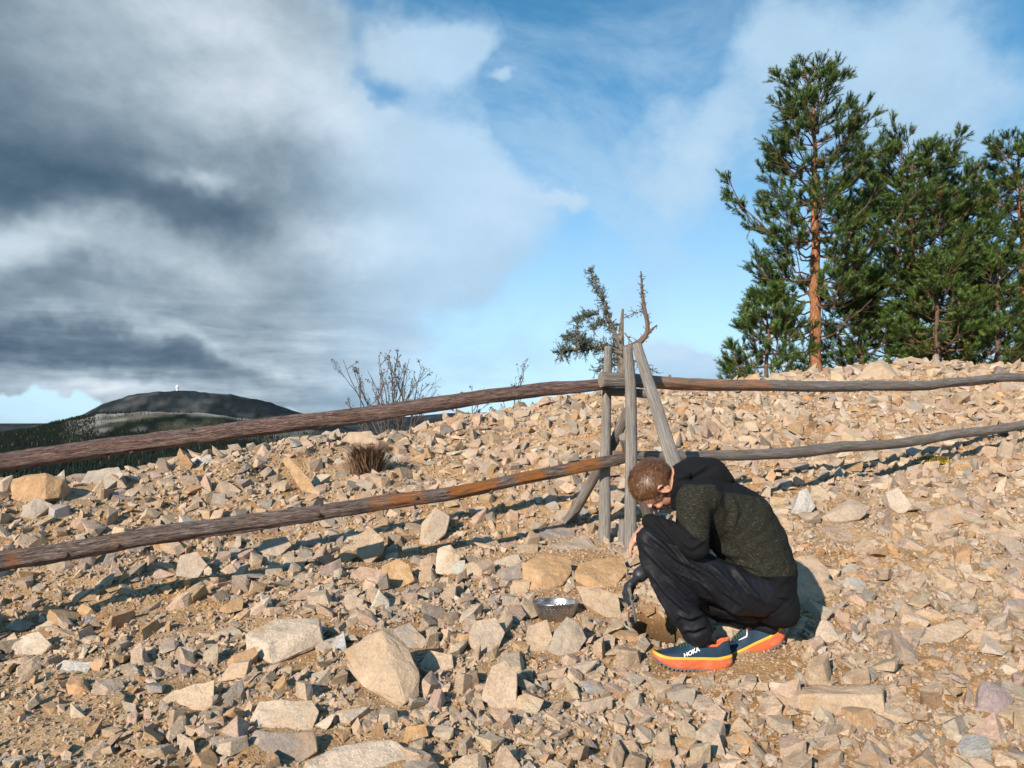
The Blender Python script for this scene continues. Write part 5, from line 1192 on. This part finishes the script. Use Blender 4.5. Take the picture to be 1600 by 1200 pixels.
# --- shoes
SHOE_L = .305
def halfw(s): s = np.clip(s, 0, 1); return .052 * np.sin(pi * np.clip(s, .0, 1) ** .80) ** .34 * (1 - .15 * np.exp(-((s - .58) / .16) ** 2)) * (1 - .12 * s)
def zb(s): return .030 * np.clip(1 - s / .30, 0, 1) ** 2 + .020 * np.clip((s - .84) / .16, 0, 1) ** 1.6
def zt(s): return .041 + .015 * s + .016 * np.clip(1 - s / .22, 0, 1) ** 2 + .010 * np.clip((s - .80) / .2, 0, 1)
def ut(s): return np.interp(s, [0, .05, .12, .25, .40, .50, .58, .70, .82, .92, 1.0], [.058, .068, .076, .086, .101, .112, .114, .098, .100, .122, .126])
NO = 72; TH = np.arange(NO) * 2 * pi / NO; OS = .5 - .5 * np.cos(TH); OW = np.sign(np.sin(TH)) * halfw(OS)
OS = OS + 0
def shoe(toe, heel, dcam, roll=0, text=False, mark=False, label_suffix=''):
    toe, heel = np.array(P(*toe)[:]), np.array(P(*heel)[:]); X = (heel - toe); Ls = np.linalg.norm(X); X /= Ls
    W_ = np.array((0, -1.0, 0)) ; W_ -= X * (W_ @ X); W_ += np.array((.0, 0, roll)); W_ -= X * (W_ @ X); W_ /= np.linalg.norm(W_); U = np.cross(W_, X); U = U * np.sign(U[2])
    def pt(s, w, h): return toe + X * (s * Ls) + W_ * w + U * h
    def upper(s, f):                                     # point on the upper at fraction f of its height, camera side
        sc_ = 1 - .04 * f - np.interp(s, [0, .38, .52, 1], [.93, .93, .44, .40]) * np.clip(f, 0, 1) ** np.interp(s, [0, .4, .6], [2.6, 2.4, 2.0]); ss = .53 + (s - .53) * (1 - (.10 + .10 * (s < .5)) * f ** 1.6)
        return ss, halfw(s) * sc_ * .985, zt(s) + (ut(s) - zt(s)) * f
    def ringmesh(rings, name, m_, parent, capb=True, capt=True, smooth=True, faces=None):
        V = np.concatenate([np.array([pt(s, w, h) for s, w, h in rg]) for rg in rings]); n = len(rings[0]); F_ = []
        for i in range(len(rings) - 1):
            for j in range(n):
                k = (j + 1) % n; F_.append((i * n + j, i * n + k, (i + 1) * n + k, (i + 1) * n + j))
        if capb: F_.append(tuple(range(n))[::-1])
        if capt: F_.append(tuple((len(rings) - 1) * n + j for j in range(n)))
        mb = MB(); mb.add(V, F_); return mb.build(name, m_, parent, smooth)
    def ring(hf, k): return [((.5 + (s - .5) * k), w * k if k < 1 else w * k, hf(s)) for s, w in zip(OS, OW)]
    # upper
    ups = []
    for f in np.linspace(0, 1, 12):
        rg = []
        for s, w in zip(OS, OW):
            ss, hw, h = upper(s, f); sg = np.sign(w) if abs(w) > 1e-6 else 0; rg.append((ss, sg * hw, h))
        ups.append(rg)
    root_ = ringmesh(ups, 'shoe', M_UPPER, person, False, False)
    ring_in = [(s_ * 1.0, w_ * .6, h_ - .012) for s_, w_, h_ in ups[-1]]
    ringmesh([ups[-1], ring_in], 'lining', M_LINING, root_, False, True)
    ringmesh([ring(lambda s: zb(s) + .004, .975), ring(lambda s: zb(s) + .010, 1.03), ring(lambda s: zb(s) + (zt(s) - zb(s)) * .55, 1.055), ring(lambda s: zb(s) + (zt(s) - zb(s)) * .62, 1.035), ring(lambda s: zt(s) - .004, 1.03), ring(lambda s: zt(s) + .001, 1.005)], 'midsole', M_MID, root_)
    ringmesh([ring(lambda s: zt(s) - .0055, 1.038), ring(lambda s: zt(s) + .0035, 1.030), ring(lambda s: zt(s) + .0045, 1.0)], 'welt', M_YEL, root_, False, False)
    osb = MB()
    ringmesh([ring(lambda s: zb(s), .94), ring(lambda s: zb(s) + .001, .985), ring(lambda s: zb(s) + .005, .99)], 'outsole', M_SOLE, root_)
    for s in np.arange(.06, .97, .052):                   # lugs
        for wq in (-.82, -.28, .28, .82):
            w = wq * halfw(s) * .97; h0 = float(zb(s)) + .001
            bx = []
            for a in (-.013, .013):
                for b2 in (-.009, .009):
                    for c2 in (.001, -.006): bx.append(pt(s + a, w + b2 * (1 if c2 > 0 else .8), h0 + c2 + 0))
            osb.add(bx, [(0, 1, 3, 2), (4, 6, 7, 5), (0, 4, 5, 1), (2, 3, 7, 6), (0, 2, 6, 4), (1, 5, 7, 3)])
    osb.build('tread', M_SOLE, root_)
    # collar and heel pull
    cl = [pt(*ups[-1][j]) for j in range(NO) if OS[j] > .52]
    half = [j for j in range(NO) if OS[j] > .52]; mb = MB(); mb.tube([pt(*ups[-1][j]) for j in half], .006, 8, None, True); 
    hs_ = [upper(s, f) for s, f in ((.93, .78), (.99, .95), (1.03, 1.06))]; mb.tube([pt(s, 0, h + .004) for s, w, h in hs_], [.009, .010, .006], 8)
    mb.build('collar', M_MID, root_, True)
    mb = MB()
    for q in range(5):                                   # laces over the tongue
        s = .30 + q * .045; f = .93
        pts_ = []
        for wv in np.linspace(-1, 1, 9): ss, hw, h = upper(s, 1 - .22 * abs(wv)); pts_.append(pt(ss, np.sign(wv) * hw, h + .004))
        mb.tube(pts_, .0024, 6, None)
    mb.build('lace', M_LACE, root_, True)
    def on_side(s, f, lift=.0016): ss, hw, h = upper(s, f); return pt(ss, hw + lift, h)
    if text:
        cu = bpy.data.curves.new('t', 'FONT'); cu.body = 'HOKA'; cu.size = 1; cu.offset = .035; to = bpy.data.objects.new('t', cu); COL.objects.link(to); dg = bpy.context.evaluated_depsgraph_get()
        tmsh = bpy.data.meshes.new_from_object(to.evaluated_get(dg)); bpy.data.objects.remove(to)
        bm = bmesh.new(); bm.from_mesh(tmsh); bmesh.ops.triangulate(bm, faces=bm.faces)
        for _ in range(2):
            bmesh.ops.subdivide_edges(bm, edges=[e for e in bm.edges if e.calc_length() > .12], cuts=1); bmesh.ops.triangulate(bm, faces=bm.faces)
        V = np.array([v.co[:] for v in bm.verts]); wid = V[:, 0].max()
        for v in bm.verts:
            x_, y_ = v.co.x / wid, v.co.y; s = .355 + .215 * x_ - .018 * y_; f = .10 + .36 * x_ + .38 * y_; v.co = Vector(on_side(s, f))
        tmsh2 = bpy.data.meshes.new('lettering'); bm.to_mesh(tmsh2); bm.free(); link('lettering', tmsh2, M_MARK, root_)
    if mark:
        mb = MB(); mb.tube([on_side(.36, .72, .002), on_side(.44, .66, .002), on_side(.49, .62, .002), on_side(.515, .75, .002), on_side(.54, .95, .002)], [.0012, .003, .0035, .003, .001], 6, None, True); mb.build('emblem', M_MARK, root_)
    return root_
M_UPPER, t, b = mat('blue_mesh_upper'); pp = t.new('ShaderNodeTexCoord').outputs['Object']
t.put(b.inputs['Base Color'], t.mix(t.maprange(t.noise(pp, 9, 3, .5), .35, .65), (.010, .020, .045), (.016, .050, .078))); b.inputs['Roughness'].default_value = .6; t.put(b.inputs['Normal'], t.bump(t.voro(pp, 420), .35, .002))
M_LINING = plain('black_lining', (.012, .012, .014), .9)
M_MID, t, b = mat('orange_foam'); pp = t.new('ShaderNodeTexCoord').outputs['Object']
t.put(b.inputs['Base Color'], t.mix(t.maprange(t.noise(pp, 26, 6, .7), .48, .70, 0, .6), (.56, .11, .038), (.40, .24, .15))); b.inputs['Roughness'].default_value = .55
t.put(b.inputs['Normal'], t.bump(t.noise(t.vmul(pp, (1, 1, 4)), 24, 2, .5), .5, .008))
M_YEL = plain('yellow_rubber', (.72, .36, .035), .5, .2, 20, 0); M_SOLE = plain('grey_rubber_tread', (.16, .14, .13), .8, .3, 30, .4)
M_LACE = plain('green_black_laces', (.06, .10, .07), .7, .6, 90, 0); M_MARK = plain('white_print', (.80, .76, .72), .6, .05, 10, 0)
shoe((1021, 1040, D0), (1141, 1049, D0), 0, .10, text=True)
shoe((1122, 1044, D0 + .14), (1229, 1002, D0 + .16), 0, .12, mark=True)

# ------------------------------------------------------------------ the steel bowl with a pierced wall
bq = gpt(869, 968); bd0 = bq[1]; br = 36.5 * bd0 / FOC
def bowl():
    seg = 120; prof = [(.52, 0), (.60, .003), (.66, .03), (.72, .08), (.78, .15), (.835, .23), (.88, .31), (.92, .39), (.95, .46), (.975, .53), (.985, .575)]
    c = Vector(bq[0]) + Vector((0, .04, -.015)); V = []; F_ = []
    tilt = Matrix.Rotation(radians(-5), 3, 'X')
    def ringv(rr, zz): return [c + tilt @ Vector((rr * br * cos(a), rr * br * sin(a), zz * br * 1.35)) for a in np.arange(seg) * 2 * pi / seg]
    mb = MB(); rings = [ringv(0.001, -.004)] + [ringv(*p) for p in prof]
    # denser rings so that the holes are small squares
    P2 = [(0.001, -.004)] + prof; zz = np.linspace(0, len(P2) - 1, 46); rr = np.interp(zz, range(len(P2)), [p[0] for p in P2]); hh = np.interp(zz, range(len(P2)), [p[1] for p in P2])
    for a, h in zip(rr, hh): V += [v[:] for v in ringv(a, h)]
    for i in range(len(rr) - 1):
        for j in range(seg):
            hole = 20 <= i <= 38 and i % 3 == 0 and j % 3 == (i // 3) % 2 and (j % 30) not in (0, 1, 2)
            if not hole: k = (j + 1) % seg; F_.append((i * seg + j, i * seg + k, (i + 1) * seg + k, (i + 1) * seg + j))
    mb.add(V, F_); me = mb.mesh('bowl'); o = bpy.data.objects.new('steel_bowl', me); COL.objects.link(o)
    so = o.modifiers.new('s', 'SOLIDIFY'); so.thickness = .0012; so.offset = 0
    me.materials.append(M_STEEL); me.polygons.foreach_set('use_smooth', np.ones(len(me.polygons), bool)); me.transform(Matrix.Translation(-c)); o.location = c
    tag(o, 'small shiny steel strainer bowl standing among the stones left of the crouching person', 'bowl')
    rim = MB(); loop = [c + tilt @ Vector((1.0 * br * cos(a), 1.0 * br * sin(a), .58 * br * 1.35)) for a in np.linspace(0, 2 * pi, 97)]
    rim.tube(loop, .0030, 8, None, False); rim.build('rim', M_STEEL, o, True)
M_STEEL, t, b = mat('polished_steel'); pp = t.new('ShaderNodeTexCoord').outputs['Object']; b.inputs['Metallic'].default_value = 1
t.put(b.inputs['Base Color'], t.mix(t.noise(pp, 40, 4, .6), (.30, .30, .31), (.50, .50, .51))); t.put(b.inputs['Roughness'], t.maprange(t.noise(pp, 25, 4, .6), .3, .7, .28, .45))
t.put(b.inputs['Normal'], t.bump(t.noise(pp, 18, 3, .6), .25, .004))
bowl()
